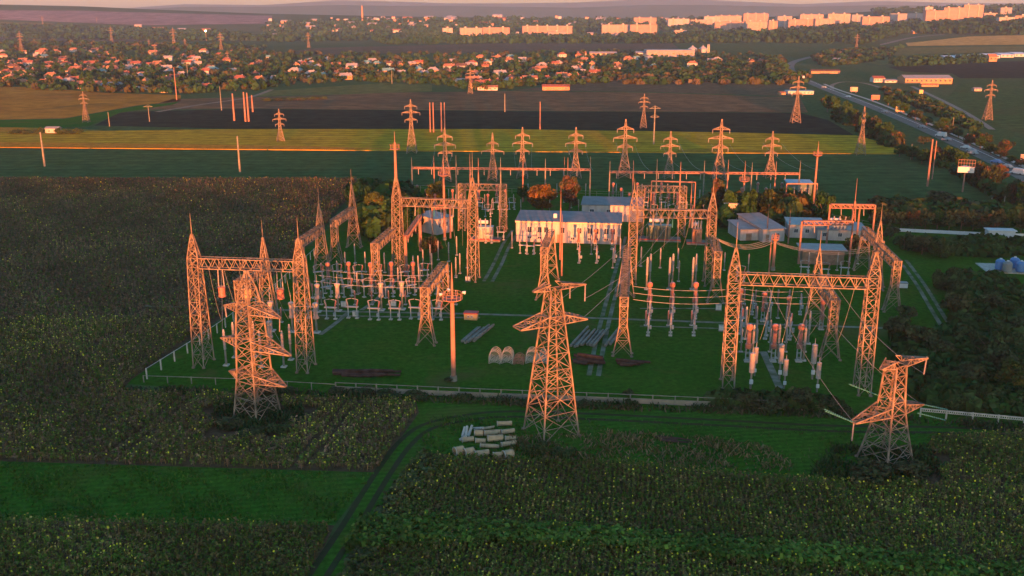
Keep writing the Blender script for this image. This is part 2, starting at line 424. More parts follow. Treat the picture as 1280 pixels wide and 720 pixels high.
MATS_DRY_LIT = field_mat('dry_lit_grass', [(0.22, 0.13, 0.02), (0.30, 0.14, 0.02), (0.20, 0.13, 0.02)], 0.03, 0.3)  # dry grass tone, also used to paint part of the sunlit stubble edge
sheet('far_green_field', [(-80, 187), (380, 188), (640, 190), (1000, 193), (1150, 200), (1290, 235), (1290, 262), (1000, 262), (560, 240), (300, 224), (-80, 223)], M_FARGREEN, 0.02)
sheet('stubble_field', [(-80, 167), (60, 165), (300, 162), (620, 162), (900, 166), (1070, 170), (1128, 186), (1120, 193), (960, 192), (640, 190), (380, 188), (-80, 184)], M_STUB, 0.02, 0.3)
sheet('dry_lit_margin', [(-80, 178), (120, 179.5), (250, 181.5), (385, 183.5), (500, 187), (385, 188.1), (-80, 184.2)], field_mat('sunlit_edge_tint', [(0.34, 0.13, 0.018), (0.40, 0.16, 0.02), (0.30, 0.13, 0.02)], 0.05, 0.3), 0.34)  # low sun on the stubble's lower edge, painted as an orange strip
sheet('dry_lit_margin', [(840, 188), (900, 187.5), (1010, 189), (1060, 190.5), (960, 191.6), (850, 190.6)], MATS_DRY_LIT, 0.34)  # right-hand stretch of the sunlit edge, put into the ground colour
sheet('dry_lit_margin', [(-80, 158), (60, 160), (130, 163), (60, 164.5), (-80, 166)], MATS_DRY_LIT, 0.05)
sheet('dark_ploughed_field', [(118, 157), (150, 140), (300, 136), (640, 139), (1000, 141), (1035, 150), (1068, 169), (900, 165.2), (640, 161.3), (300, 161.3)], M_DARK, 0.03)
sheet('brown_ploughed_field', [(170, 137), (215, 124), (330, 121), (470, 116), (640, 114), (820, 116), (1000, 122), (1010, 140.6), (640, 138.6), (300, 135.6)], M_BROWN, 0.03)
sheet('tan_field', [(-80, 107), (40, 109), (130, 116), (226, 119), (226, 126), (170, 132), (80, 148), (-80, 151)], M_TAN, 0.03)
sheet('green_strip_field', [(-80, 152), (80, 149), (170, 133), (226, 127), (215, 131), (150, 141), (110, 158), (-80, 165)], M_GREENC, 0.04)
sheet('olive_meadow', [(320, 120), (330, 114), (480, 104), (540, 106), (540, 114), (430, 118)], M_OLIVE, 0.05)
sheet('wide_brown_plain', [(330, 68), (400, 60), (640, 54), (900, 54), (900, 64), (740, 66), (560, 66), (400, 69)], M_SCRUB, 0.4, step=60)
sheet('village_edge_meadow', [(840, 54), (1100, 48), (1100, 62), (1000, 70), (860, 70)], M_FARGREEN, 0.5, step=60)
sheet('scrub_ground', [(800, 96), (960, 90), (1000, 100), (1000, 121), (820, 115), (640, 113)], M_SCRUB, 0.05)
sheet('golden_field', [(1132, 54), (1150, 52.5), (1210, 46), (1300, 44), (1300, 56), (1200, 57), (1135, 58)], M_GOLD, 0.5, step=50)
sheet('right_olive_field', [(1050, 72), (1130, 60), (1300, 58), (1300, 63), (1180, 68), (1170, 78), (1100, 82)], M_OLIVE, 0.5, step=50)
sheet('right_dark_field', [(1110, 84), (1180, 79), (1300, 76), (1300, 98), (1200, 98), (1190, 92), (1130, 90)], M_DARK, 0.3, step=50)
sheet('right_green_field', [(1200, 104), (1300, 100), (1300, 175), (1235, 155), (1180, 128)], M_FARGREEN, 0.06)
sheet('left_brown_slope', [(-80, 42), (180, 44), (200, 55), (-80, 60)], M_SCRUB, 0.6, step=60)
sheet('left_green_slope', [(-80, 26), (60, 29), (90, 34), (-80, 31)], M_OLIVE, 0.8, step=60)
sheet('left_mauve_slope', [(-80, 14), (150, 15), (340, 20), (340, 30), (180, 32), (-80, 22)], M_MAUVE, 0.8, step=60)

# substation yard and near fields
sheet('yard_lawn', [(155, 480), (255, 418), (400, 296), (470, 232), (800, 238), (1120, 262), (1300, 290), (1320, 532), (1040, 524), (700, 508), (420, 497)], M_LAWN, 0.03)
sheet('verge', [(120, 486), (420, 489), (700, 502), (1040, 517), (1340, 534), (1340, 545), (1165, 545), (1140, 600), (1060, 604), (900, 592), (760, 583), (640, 580), (545, 572), (500, 600), (420, 760), (360, 760), (470, 592), (524, 516), (520, 503), (150, 492)], M_GREENC, 0.04)
sheet('sunflower_field_soil', [(-90, 222), (455, 223), (395, 297), (300, 382), (165, 474), (150, 491), (520, 502), (524, 516), (470, 591), (0, 577), (-90, 575)], M_SOIL, 0.05)
sheet('low_green_crop', [(-90, 575), (0, 577), (470, 591), (418, 657), (-90, 649)], M_GREENC, 0.055)
sheet('corner_sunflower_soil', [(-90, 649), (418, 657), (370, 760), (-90, 760)], M_SOIL, 0.05)
sheet('front_sunflower_soil', [(528, 566), (640, 574), (760, 579), (900, 590), (1060, 604), (1140, 600), (1165, 545), (1360, 536), (1400, 780), (395, 780)], M_SOIL, 0.055)
M_RUT = mat('worn_earth', (0.035, 0.034, 0.02), 0.95, scale=0.6, col2=(0.016, 0.034, 0.01))
TRK = [(382, 745), (404, 710), (437, 660), (463, 617), (487, 580), (508, 553), (534, 534), (580, 523), (640, 518), (760, 522), (900, 529), (1040, 536), (1180, 538), (1330, 545)]
trk = [G(*p) for p in TRK]
for off in (-1.0, 1.0):
    pts = []
    for i, q in enumerate(trk):
        d = trk[min(i+1, len(trk)-1)]-trk[max(i-1, 0)]; n = Vector((-d.y, d.x, 0)).normalized()*off
        pts.append((q.x+n.x, q.y+n.y))
    strip('track', pts, 0.8, M_RUT, 0.07, pix=False)
# roads
def twin_road(px, gap):
    q = [G(*p) for p in px]
    for off in (-gap/2, gap/2):
        pts = []
        for i, a in enumerate(q):
            d = q[min(i+1, len(q)-1)]-q[max(i-1, 0)]; n = Vector((-d.y, d.x, 0)).normalized()*off; pts.append((a.x+n.x, a.y+n.y))
        strip('yard_road', pts, 0.85, PATHM, 0.06, pix=False)
M_ROAD = ASPH
RP = [(1330, 250), (1270, 214), (1205, 183), (1150, 158), (1090, 133), (1040, 114), (1005, 99), (988, 87), (996, 76), (1040, 66), (1100, 56), (1140, 47), (1180, 43)]
strip('highway', RP, 9.5, M_ROAD, 0.08)
strip('road_edge_path', [(1330, 232), (1270, 204), (1205, 174), (1150, 150), (1090, 126), (1050, 113), (1030, 105)], 2.4, CONC_L, 0.10)
strip('road_line', [(1330, 246), (1270, 211), (1205, 180.5), (1150, 156), (1090, 131.3), (1040, 112.5), (1005, 98)], 0.3, LINE, 0.11)
strip('side_road', [(1040, 112), (1041, 106), (1055, 102.5), (1080, 104), (1110, 113), (1130, 122), (1150, 127)], 3.5, DIRT, 0.09)
strip('farm_track', [(1140, 108), (1170, 122), (1200, 137), (1225, 152), (1240, 162)], 3.5, CONC, 0.09)
strip('left_lane', [(196, 140), (250, 131), (310, 122), (340, 112)], 4, DIRT, 0.09)
twin_road([(610, 352), (622, 330), (633, 306), (645, 288)], 1.98)
twin_road([(742, 470), (752, 420), (764, 372), (776, 330), (786, 296)], 1.61)
twin_road([(1128, 325), (1150, 355), (1170, 388), (1186, 414)], 1.74)
strip('yard_path', [(180, 383), (400, 389), (600, 393), (800, 400), (1000, 407), (1190, 413)], 1.1, DUCT, 0.07)
strip('yard_path', [(398, 394.5), (470, 396), (600, 397.5)], 0.9, DUCT, 0.08)
strip('yard_path', [(400, 419), (420, 404), (436, 390)], 1.0, DUCT, 0.09)
strip('yard_path', [(452, 388), (470, 375), (500, 345)], 1.0, DUCT, 0.09)
strip('yard_path', [(912, 440), (958, 441)], 0.9, DUCT, 0.08)
strip('yard_path', [(954, 440), (964, 462), (975, 486)], 1.3, DUCT, 0.09)
strip('yard_path', [(800, 386), (900, 386)], 0.6, DUCT, 0.08)
strip('yard_path', [(800, 408), (900, 411)], 0.6, DUCT, 0.08)

# ------------------------------------------------------------------ haze
mz = bpy.data.materials.new('haze_air'); mz.use_nodes = True
nt = mz.node_tree; nt.nodes.remove(nt.nodes['Principled BSDF'])
vp = nt.nodes.new('ShaderNodeVolumePrincipled'); vp.inputs['Density'].default_value = HAZE = 0.00007
vp.inputs['Color'].default_value = (0.72, 0.80, 0.92, 1); vp.inputs['Anisotropy'].default_value = 0.3
nt.links.new(vp.outputs[0], nt.nodes['Material Output'].inputs['Volume'])
hb = MB(); hb.box((0, 5350, 112), (2*xs.max()+400, 15900, 228)); hz = hb.build('haze', mz); tag(hz, kind='stuff')

# ------------------------------------------------------------------ lattice work
def lattice(mb, levels, leg=0.17, br=0.08, horiz=True, xfrom=0, zig=False):
    """levels: (z, cx, cy, wx, wy): four legs, crossed or zigzag bracing on the four faces"""
    def cor(l):
        z, cx, cy, wx, wy = l
        return [Vector((cx-wx/2, cy-wy/2, z)), Vector((cx+wx/2, cy-wy/2, z)), Vector((cx+wx/2, cy+wy/2, z)), Vector((cx-wx/2, cy+wy/2, z))]
    C = [cor(l) for l in levels]
    for k in range(len(C)-1):
        a, b = C[k], C[k+1]
        for i in range(4):
            j = (i+1) % 4
            mb.bar(a[i], b[i], leg)
            if zig:
                if k % 2: mb.bar(a[i], b[j], br)
                else: mb.bar(a[j], b[i], br)
            else:
                mb.bar(a[i], b[j], br); mb.bar(a[j], b[i], br)
            if horiz and k >= xfrom: mb.bar(b[i], b[j], br)
    return C
def feet(mb, pts, r=0.35):
    for p in pts: mb.cyl((p[0], p[1], -0.2), (p[0], p[1], 0.28), r, r*0.8, 8)
def truss(mb, p, q, w, h, n, chord=0.15, br=0.09):
    """box beam from p to q (top centre line), width w, depth h"""
    p = Vector(p); q = Vector(q); d = (q-p).normalized(); s_ = Vector((-d.y, d.x, 0)).normalized()*w/2; dn = Vector((0, 0, -h))
    P = lambda t: p+(q-p)*t
    rails = [lambda t: P(t)+s_, lambda t: P(t)-s_, lambda t: P(t)-s_+dn, lambda t: P(t)+s_+dn]
    for r_ in rails: mb.bar(r_(0), r_(1), chord, True)
    for i in range(n):
        t0, t1, tm = i/n, (i+1)/n, (i+0.5)/n
        for a, b in ((rails[0], rails[3]), (rails[1], rails[2])):
            mb.bar(b(t0), a(tm), br); mb.bar(a(tm), b(t1), br)
            if i % 2 == 0: mb.bar(a(t0), b(t0), br)
        for a, b in ((rails[0], rails[1]), (rails[3], rails[2])):
            mb.bar(a(t0), b(tm), br); mb.bar(b(tm), a(t1), br)
    for t in (0, 1):
        for k in range(4): mb.bar(rails[k](t), rails[(k+1) % 4](t), br)
def ribbed(p, q, r, n=8, r0=None):
    """insulator string profile from p to q as lathe in an MB"""
    mb = MB(); p = Vector(p); q = Vector(q); L = (q-p).length; prof = []
    r0 = r0 or r*0.5
    for i in range(n):
        z = L*i/n
        prof += [(r0, z), (r, z+L/n*0.35), (r0, z+L/n*0.8)]
    prof.append((r0, L))
    mb.lathe(prof, p, 8, q-p); return mb

def gantry_leg(h, peak=None, along=1.9, d0=1.2, d1=4.4, side=1, rod=0):
    """leg of a gantry; beam runs along local x; 'peak' is the pointed head above the beam"""
    mb = MB(); lv = []
    n = 9
    for k in range(n+1):
        t = k/n; z = h*(1-(1-t)**1.15)
        wd = d1+(d0-d1)*min(1, t*1.0)
        lv.append((z, 0, 0, along, wd))
    lattice(mb, lv, 0.17, 0.08)
    feet(mb, [(-along/2, -d1/2), (along/2, -d1/2), (-along/2, d1/2), (along/2, d1/2)])
    if peak:
        pl = [(h, 0, 0, along, d0), (h+(peak-h)*0.35, 0, 0, along*0.72, d0*0.75), (h+(peak-h)*0.7, 0, 0, along*0.42, d0*0.45), (peak, 0, 0, along*0.14, 0.2)]
        lattice(mb, pl, 0.16, 0.09)
    return mb
def box_leg(h, w0=1.4, w1=3.4, along=1.4, knee=0.5):
    """column that stays straight to its knee and then splays across the beam"""
    mb = MB(); lv = [(0, 0, 0, along*1.25, w1), (h*knee*0.55, 0, 0, along*1.1, w0+(w1-w0)*0.45), (h*knee, 0, 0, along, w0)]
    m = 4
    for k in range(1, m+1): lv.append((h*knee+h*(1-knee)*k/m, 0, 0, along, w0))
    lattice(mb, lv, 0.17, 0.08)
    feet(mb, [(-along*.62, -w1/2), (along*.62, -w1/2), (-along*.62, w1/2), (along*.62, w1/2)])
    return mb
def rod(x, y, z0, L): 
    mb = MB(); mb.cyl((x, y, z0), (x, y, z0+L*0.5), 0.10, 0.07, 6); mb.cyl((x, y, z0+L*0.5), (x, y, z0+L), 0.06, 0.03, 6); return mb

def portal(A, B, h, hl, label, peaks=(None, None), rods=(0, 0), depth=1.8, traps=False, group='large steel lattice gantries', strings=0, d1=4.4, mat_=None):
    """cross gantry between ground points A (left) and B (right)"""
    mm = mat_ or STEEL
    d = B-A; L = d.length; ang = math.atan2(d.y, d.x)
    root = empty('lattice_gantry', (A.x, A.y, A.z), ang); tag(root, label, 'gantry', group)
    for i, x in enumerate((0, L)):
        o = gantry_leg(h, peaks[i], d1=d1).build('leg', mm, root, (x, 0, 0))
        if rods[i]: rod(0, 0, (peaks[i] or h), rods[i]).build('lightning_rod', mm, o)
    b = MB(); truss(b, (0.95, 0, h), (L-0.95, 0, h), 1.3, depth, max(6, int(L/1.9)))
    bo = b.build('beam', mm, root)
    for k in range(strings):
        x = L*(k+1)/(strings+1)
        ribbed((x, -0.2, h-depth), (x, -0.2-0.5, h-depth-2.2), 0.16, 9).build('insulator_string', GLASSG if k % 2 else PORC, bo)
    return root, L, ang
def away(v0, v1, u, h, label, ends=(True, False), peak=None, rod_h=0, w=1.6, depth=1.7, group='busbar gantries running away from the camera', tz_=0, front_extra=0):
    """gantry beam running away (grid v0..v1 at grid u): front column, beam, optional pointed far tower"""
    A = UV(u, v0); B = UV(u, v1); A.z = tz(A.x, A.y)
    d = B-A; d.z = 0; L = d.length; ang = math.atan2(d.y, d.x)
    root = empty('busbar_gantry', tuple(A), ang); tag(root, label, 'gantry', group)
    box_leg(h-0.02).build('leg', STEEL, root, (0, 0, 0))
    if ends[1]:
        mb = MB(); lv = []
        hp = peak or h
        for t, ww in ((0, 3.8), (0.3, 2.9), (0.55, 2.2), (0.8, 1.7), (1.0, 1.45)): lv.append((h*t, 0, 0, 1.4, ww))
        lattice(mb, lv, 0.17, 0.09)
        if peak: lattice(mb, [(h, 0, 0, 1.4, 1.45), (h+(hp-h)*.5, 0, 0, 0.8, 0.85), (hp, 0, 0, 0.18, 0.2)], 0.15, 0.09)
        feet(mb, [(-.7, -1.9), (.7, -1.9), (-.7, 1.9), (.7, 1.9)])
        o = mb.build('leg', STEEL, root, (L, 0, 0))
        if rod_h: rod(0, 0, hp, rod_h).build('lightning_rod', STEEL, o)
    b = MB(); truss(b, (-0.75, 0, h), (L+(0.7 if not ends[1] else -0.7), 0, h), w, depth, max(5, int(L/1.7)))
    # walkway planks on the beam
    bo = b.build('beam', STEEL, root)
    return root

# ---- large cross gantries
# front left with three hanging wave traps
A = G(255, 455); B = G(383, 461)
g1, L1, a1 = portal(A, B, 19.5, 19.5, 'big lattice gantry at front left with three round line traps hanging from its beam', (23.6, 23.4), (3.6, 3.6))
for k, fx in enumerate((0.24, 0.49, 0.80)):
    p = A+(B-A)*fx
    t_ = empty('line_trap', (p.x, p.y, 12.6), a1)
    mb = MB(); mb.lathe([(0.25, 0.0), (0.62, 0.05), (0.66, 0.25), (0.60, 0.3), (0.60, 1.55), (0.66, 1.6), (0.66, 1.8), (0.3, 1.85)], n=14); mb.build('coil', PORC_R if k != 1 else YELP, t_, smooth=False)
    mb = MB(); mb.box((0, 0, 1.95), (1.3, 0.12, 0.12)); mb.box((0, 0, 1.93), (0.12, 1.3, 0.1)); mb.build('frame', STEEL, t_)
    for sx in (-0.5, 0.5): ribbed((sx, 0, 2.0), (sx*0.8, 0, 5.05), 0.13, 12).build('insulator_string', PORC, t_)
    tag(t_, ['left line trap barrel hanging under the front left gantry beam', 'middle line trap barrel hanging under the front left gantry beam, behind the crossarm', 'right line trap barrel under the front left gantry, nearest its right leg'][k], 'line trap', 'line traps hanging from the front left gantry')
# second: middle left, tall mast on its left leg
A = G(499, 345); B = G(592, 350)
g2, L2, a2 = portal(A, B, 18.8, 18.8, 'wide lattice gantry with a very tall floodlight mast on its left leg', (24, 24), (0, 6.0), strings=3)
mast = [c for c in g2.children if c.name.startswith('leg')][0]
mb = MB(); mb.cyl((0, 0, 22.6), (0, 0, 31.5), 0.36, 0.24, 10); mb.cyl((0, 0, 31.5), (0, 0, 34), 0.10, 0.04, 6)
mb.build('mast', STEEL_RUST, mast)
mb = MB(); mb.box((0, 0, 30.0), (2.0, 1.8, 0.12))
for i in range(8):
    a = i*math.pi/4; mb.bar((math.cos(a)*1.0, math.sin(a)*0.9, 30), (math.cos(a)*1.0, math.sin(a)*0.9, 31), 0.06)
for s_ in (-1, 1): mb.bar((-1, s_*.9, 31), (1, s_*.9, 31), 0.06); mb.bar((s_*1., -.9, 31), (s_*1., .9, 31), 0.06)
mb.build('platform', STEEL_RUST, mast)
# third: centre right
A = G(789, 353); B = G(885, 355)
g3, L3, a3 = portal(A, B, 17.2, 17.2, 'bright lattice gantry standing right of the white office block', (21.6, 21.2), (2.6, 3.2), strings=3)
# fourth: front right
A = G(909, 481); B = G(1077, 489)
g4, L4, a4 = portal(A, B, 19.4, 19.4, 'big lattice gantry at front right whose plain beam spans the insulator posts', (23.6, 23.6), (4.2, 0))
# back lattice gantries
A = G(578, 287); B = G(629, 288)
portal(A, B, 13.3, 13, 'lattice gantry behind the wide one, left of the white office block', (None, None), d1=3.2, depth=1.7, group='back lattice gantries')
A = G(799, 294); B = G(851, 295)
portal(A, B, 14.0, 14, 'lattice gantry over the dark green transformer right of the office block', (None, None), d1=3.2, depth=1.7, group='back lattice gantries')

# ---- gantries running away from the camera
away(168, 181, -73.9, 11.0, 'low lattice gantry running away behind the front left pylon', (True, True), 16.3, 3.6)
away(202, 216.5, -73.9, 11.0, 'lattice gantry running away just behind the front left gantry, with pointed far tower', (True, True), 16.3, 4)
away(224.5, 240.5, -73.0, 10.9, 'lattice gantry nearest the sunflower field corner, with a slim pale spire', (True, True), 17.0, 3.8)
away(198.6, 213.0, -55.6, 11.6, 'lattice gantry running up to the foot of the tall floodlight mast', (True, False))
away(167.0, 184.5, -37.6, 11.3, 'lattice gantry left of the pole with the round platform', (True, True))
away(199.0, 215.0, -18.5, 11.8, 'lattice gantry directly behind the central pylon', (True, True))
away(165.7, 203.5, -1.0, 11.2, 'longest lattice gantry running back beside the yard road', (True, True))
away(201.4, 213.0, 18.2, 11.4, 'short lattice gantry at the right leg of the bright gantry', (True, False))
away(168.5, 186.0, 36.0, 11.2, 'lattice gantry under the front right gantry beam, with pointed far tower', (True, True), 16.2, 3.6)
away(199.5, 215.8, 54.2, 11.0, 'lattice gantry at far right with a spire, beside the dark bushes', (True, True), 15.8, 3.8)
away(219.0, 233.0, 55.3, 10.6, 'slim lattice gantry behind the far right spire', (True, True))
# ---- tubular portals
def tube_portal(px, h, label, mid=(), peak=None, group='slim portal frames of round poles', m=STEEL_RUST, r=0.3, name='portal_frame', posts_up=0.0):
    A = G(*px[0]); B = G(*px[1]); d = B-A; L = d.length
    root = empty(name, tuple(A), math.atan2(d.y, d.x)); tag(root, label, 'gantry', group)
    xs_ = [0, L]+[L*t for t in mid]
    for i, x in enumerate(xs_):
        mb = MB(); mb.cyl((x, 0, -.2), (x, 0, h+posts_up), r, r*0.72, 8)
        o = mb.build('post', m, root)
        if peak is not None and i == peak[0]:
            mb = MB(); lattice(mb, [(h, x, 0, .8, .8), (h+2.5, x, 0, .55, .55), (h+5, x, 0, .2, .2)], .12, .08); mb.cyl((x, 0, h+5), (x, 0, h+peak[1]), .08, .03, 6); mb.build('spire', m, o)
    b = MB()
    if r > 0.25: truss(b, (0.2, 0, h+0.1), (L-0.2, 0, h+0.1), 0.9, 1.0, max(6, int(L/1.3)), 0.18, 0.12)
    else: b.bar((0.0, 0, h), (L, 0, h), 0.34, True)
    b.build('beam', m, root)
    for k in range(3):
        x = L*(k+1)/4; ribbed((x, 0, h-.9), (x+.3, .4, h-3), .14, 8).build('insulator_string', PORC, root)
    return root
tube_portal([(998, 330), (1061, 330)], 10.8, 'slim portal frame in front of the small garage, with a spire at right', peak=(1, 10.6))
tube_portal([(1033, 306), (1089, 307)], 11.0, 'slim portal frame above the pale flat roofs at far right', mid=(0.66,))
tube_portal([(980, 273), (1018, 273)], 10.6, 'rusty portal frame before the tall narrow pale building', r=0.22)
tube_portal([(812, 290), (866, 292)], 14.6, 'thin rusty portal frame behind the dark green transformer', r=0.2)
tube_portal([(508, 345), (526, 314)], 9.6, 'slim portal frame of round poles left of the small pale building', r=0.45)
tube_portal([(541, 300), (563, 298)], 9.4, 'rusty portal frame in front of the small pale building', r=0.3)
# ---- long back busbar lines with thin spiked posts
def back_bus(X0, X1, Yb, n, h, label):
    A = G(X0, Yb); B = G(X1, Yb+ (X1-X0)*0.012); d = B-A; L = d.length
    root = empty('busbar_gantry', tuple(A), math.atan2(d.y, d.x)); tag(root, label, 'gantry', 'long low busbar frames at the back of the yard')
    for k in range(n):
        x = L*k/(n-1); mb = MB(); mb.cyl((x, 0, -.2), (x, 0, h), .26, .2, 7); mb.cyl((x, 0, h), (x, 0, h+3.4+(k % 3)*0.4), .13, .04, 6); mb.build('post', STEEL_RUST if k % 2 else CONC, root)
    b = MB(); truss(b, (0, 0, h+.2), (L, 0, h+.2), .5, .5, int(L/3), .16, .1); b.build('beam', STEEL_RUST, root)
    for k in range(int(n*1.5)):
        x = L*(k+.5)/(n*1.5); ribbed((x, 0, h-.3), (x, 0, h-2.2), .15, 6).build('insulator_string', PORC, root)
back_bus(516, 737, 251, 9, 11.0, 'long thin busbar frame at the back, left of centre')
back_bus(761, 996, 257, 9, 11.0, 'long thin busbar frame at the back, right of centre')

# ---- front pylons
def crossarm(zb, half, root_w, tip_w=0.3, rise=1.1, side=1, n=4, box=False, leg=0.15, br=0.085):
    mb = MB(); rw = root_w/2
    def S(t):
        x = side*(rw+(half-rw)*t); w_ = rw+(tip_w/2-rw)*t; top = zb+rise*(1-t)+0.05*t
        return [Vector((x, -w_, zb)), Vector((x, w_, zb)), Vector((x, w_, top)), Vector((x, -w_, top))]
    P = [S(k/n) for k in range(n+1)]
    for k in range(n):
        a, b = P[k], P[k+1]
        for i in range(4):
            mb.bar(a[i], b[i], leg); j = (i+1) % 4
            mb.bar(a[i], b[j], br) if k % 2 else mb.bar(a[j], b[i], br)
            if k: mb.bar(a[i], a[j], br)
    for i in range(4): mb.bar(P[n][i], P[n][(i+1) % 4], leg)
    return mb
def pylon_body(prof, leg=0.19, br=0.082, sub=None):
    mb = MB(); lattice(mb, [(z, 0, 0, w_, w_) for z, w_ in prof], leg, br)
    if sub:  # secondary bracing in the big lower panels
        for k in range(sub):
            z0, w0 = prof[k]; z1, w1 = prof[k+1]; zm = (z0+z1)/2; wm = (w0+w1)/2
            for i in range(4):
                c, s_ = [(1, 0), (0, 1), (-1, 0), (0, -1)][i]; 
                P = lambda z, w_, t: Vector((c*w_/2-s_*w_/2*t, s_*w_/2+c*w_/2*t, z))
                mb.bar(P(zm, wm, -1), P(z0+(zm-z0)*.5, (w0+wm)/2, -0.5*w0/w0), br*.8); mb.bar(P(zm, wm, 1), P(z0+(zm-z0)*.5, (w0+wm)/2, 0.5), br*.8)
                mb.bar(P(zm, wm, -1), P(zm, wm, 0), br*.8); mb.bar(P(zm, wm, 1), P(zm, wm, 0), br*.8)
                mb.bar(P(zm, wm, -1), P(zm+(z1-zm)*.5, (w1+wm)/2, -0.5), br*.8); mb.bar(P(zm, wm, 1), P(zm+(z1-zm)*.5, (w1+wm)/2, 0.5), br*.8)
    w0 = prof[0][1]/2; feet(mb, [(-w0, -w0), (w0, -w0), (w0, w0), (-w0, w0)], 0.4)
    return mb
def near_pylon(px, prof, arms, rz, label, sub=2, arm_rise=1.1, peak=None, strings=()):
    p = G(*px); root = empty('lattice_pylon', tuple(p), rz); tag(root, label, 'pylon', 'large pylons in front of the substation')
    pylon_body(prof, sub=sub).build('body', STEEL, root)
    def wat(z): return float(np.interp(z, [a for a, b in prof], [b for a, b in prof]))
    for (z, hl, hr, tip, rise) in arms:
        for sd_, hf in ((-1, hl), (1, hr)):
            if hf: crossarm(z, hf, wat(z), tip, rise, sd_, 5).build('crossarm', STEEL, root)
    if peak:
        z0, w0 = prof[-1]; mb = MB(); lattice(mb, [(z0, 0, 0, w0, w0), ((z0+peak)/2, 0, 0, w0*.55, w0*.55), (peak, 0, 0, .15, .15)], .14, .09); mb.build('peak', STEEL, root)
    for (a, b, gl) in strings: ribbed(a, b, .13, 14, .05).build('insulator_string', gl, root)
    return root
# centre: two arms, wide lower arm
near_pylon((689, 541), [(0, 6.0), (4.0, 5.2), (8.0, 4.45), (10.6, 3.95), (13.0, 3.45), (15.2, 3.0), (17.2, 2.6), (18.4, 2.35), (20.4, 1.95), (22.2, 1.6)],
           [(17.2, 5.8, 5.2, 2.2, 1.3), (22.2, 3.2, 5.4, 0.4, 0.9)], R(28), 'tall central pylon with a wide box crossarm, beside the stacked concrete pipes', 3, strings=[((5.4, 0, 22.2), (5.4, 0, 19.6), PORC), ((3.2, .6, 22.2), (3.2, .6, 20.2), PORC)])
# left: three long pointed arms
near_pylon((322, 519), [(0, 5.0), (3.4, 4.3), (6.0, 3.8), (7.5, 3.6), (9.5, 3.45), (11.5, 3.3), (13.0, 3.15), (15.0, 2.95), (17.0, 2.7), (18.5, 2.3), (20.5, 1.75)],
           [(6.2, 5.5, 6.6, 0.4, 1.3), (11.4, 6.8, 8.0, 0.4, 1.4), (16.9, 5.4, 6.4, 0.4, 1.4)], R(-33), 'front left pylon with three pointed crossarms, standing in the sunflower field', 2, peak=23.2,
           strings=[((-5.4, 0, 16.9), (-5.6, .3, 14.9), PORC), ((6.4, 0, 16.9), (6.5, -.3, 14.9), PORC)])
# right: squat
near_pylon((1106, 575), [(0, 5.2), (2.8, 4.2), (5.4, 3.3), (7.2, 2.75), (9.0, 2.4), (11.0, 2.2), (12.8, 2.05), (14.2, 1.9)],
           [(7.2, 7.2, 6.2, 0.9, 1.3), (14.0, 2.9, 6.2, 0.4, 1.0)], R(29), 'squat front right pylon with teal glass insulators on its lower arm', 2,
           strings=[((6.2, 0, 14.2), (6.0, 0, 11.6), PORC), ((-7.1, 0, 7.2), (-7.1, 0, 4.5), PORC), ((-7.1, .2, 7.2), (-9.0, 3.6, 8.2), GLASSG), ((-7.1, -.2, 7.2), (-9.2, 3.2, 8.1), GLASSG), ((6, 0, 7.2), (10.6, -1.2, 5.8), GLASSG), ((1, 1.5, 8.4), (-1.8, 6, 9.6), GLASSG), ((3, -2, 7.2), (7, -3.6, 5.9), GLASSG)])

# ---- far pylons
def fir_pylon(H, armz, arml, w0, w1=0.9, n=9, name='lattice_pylon', leg=0.24, br=0.14):
    root = empty(name)
    waist = armz[0]/H*0.9
    prof = []
    for k in range(n+1):
        t = k/n; z = H*0.93*t
        ww = w0+(w1*1.5-w0)*min(1, t/waist) if t < waist else w1*1.5+(w1*0.6-w1*1.5)*(t-waist)/(1-waist)
        prof.append((z, ww))
    mb = MB(); lattice(mb, [(z, 0, 0, a, a) for z, a in prof], leg, br)
    lattice(mb, [(prof[-1][0], 0, 0, prof[-1][1], prof[-1][1]), (H, 0, 0, .2, .2)], leg*.8, br)
    mb.build('body', STEEL, root)
    for z, l in zip(armz, arml):
        rw = float(np.interp(z, [a for a, b in prof], [b for a, b in prof]))
        for s_ in (-1, 1):
            crossarm(z, l, rw, .2, 1.0, s_, 3, leg=.2, br=.12).build('crossarm', STEEL, root)
            ribbed((s_*l, 0, z), (s_*l, 0, z-1.3), .14, 5).build('insulator_string', PORC, root)
    return root
FIR = fir_pylon(20, [10.5, 13.6, 16.6], [2.6, 4.0, 2.8], 4.6)
SUSP = fir_pylon(26, [16, 19.5, 22.5], [3.0, 4.4, 3.0], 5.0, n=10)
CUP = fir_pylon(22, [13.5, 17.0], [5.2, 2.6], 4.6)
def far_pylon(proto, H, X, Yb, Yt, label, rz=0.0, group='pylons beyond the substation'):
    p = G(X, Yb); h = hpx(p, Yt); s_ = h/H
    return put(proto, tuple(p), rz, label, group, s_, 'pylon')
row = [(557, 226, 160), (616, 226, 166), (653, 222, 159), (719, 222, 159), (780, 222, 149), (836, 223, 164), (898, 224, 149), (962, 222, 164)]
lab = ['pylon at the left end of the back row, just behind a lamp mast', 'short pylon in the back row with one long lower arm', 'pylon in the back row left of the red-leaved tree',
       'pylon in the back row straight above the white office block', 'tall pylon in the back row in the gap between the two busbar frames', 'thin greyish pylon in the back row, shorter than its neighbours',
       'tall bright pylon in the back row, right of the shorter greyish one', 'reddish pylon at the right end of the back row']
for (X, Yb, Yt), l in zip(row, lab):
    far_pylon(CUP if X == 616 else FIR, 22 if X == 616 else 20, X, Yb, Yt, l, R(-8 + (X % 7)*2), 'row of pylons behind the substation')
far_pylon(SUSP, 26, 515, 191, 124, 'tall pale pylon on the stubble field, above the back left busbar frame')
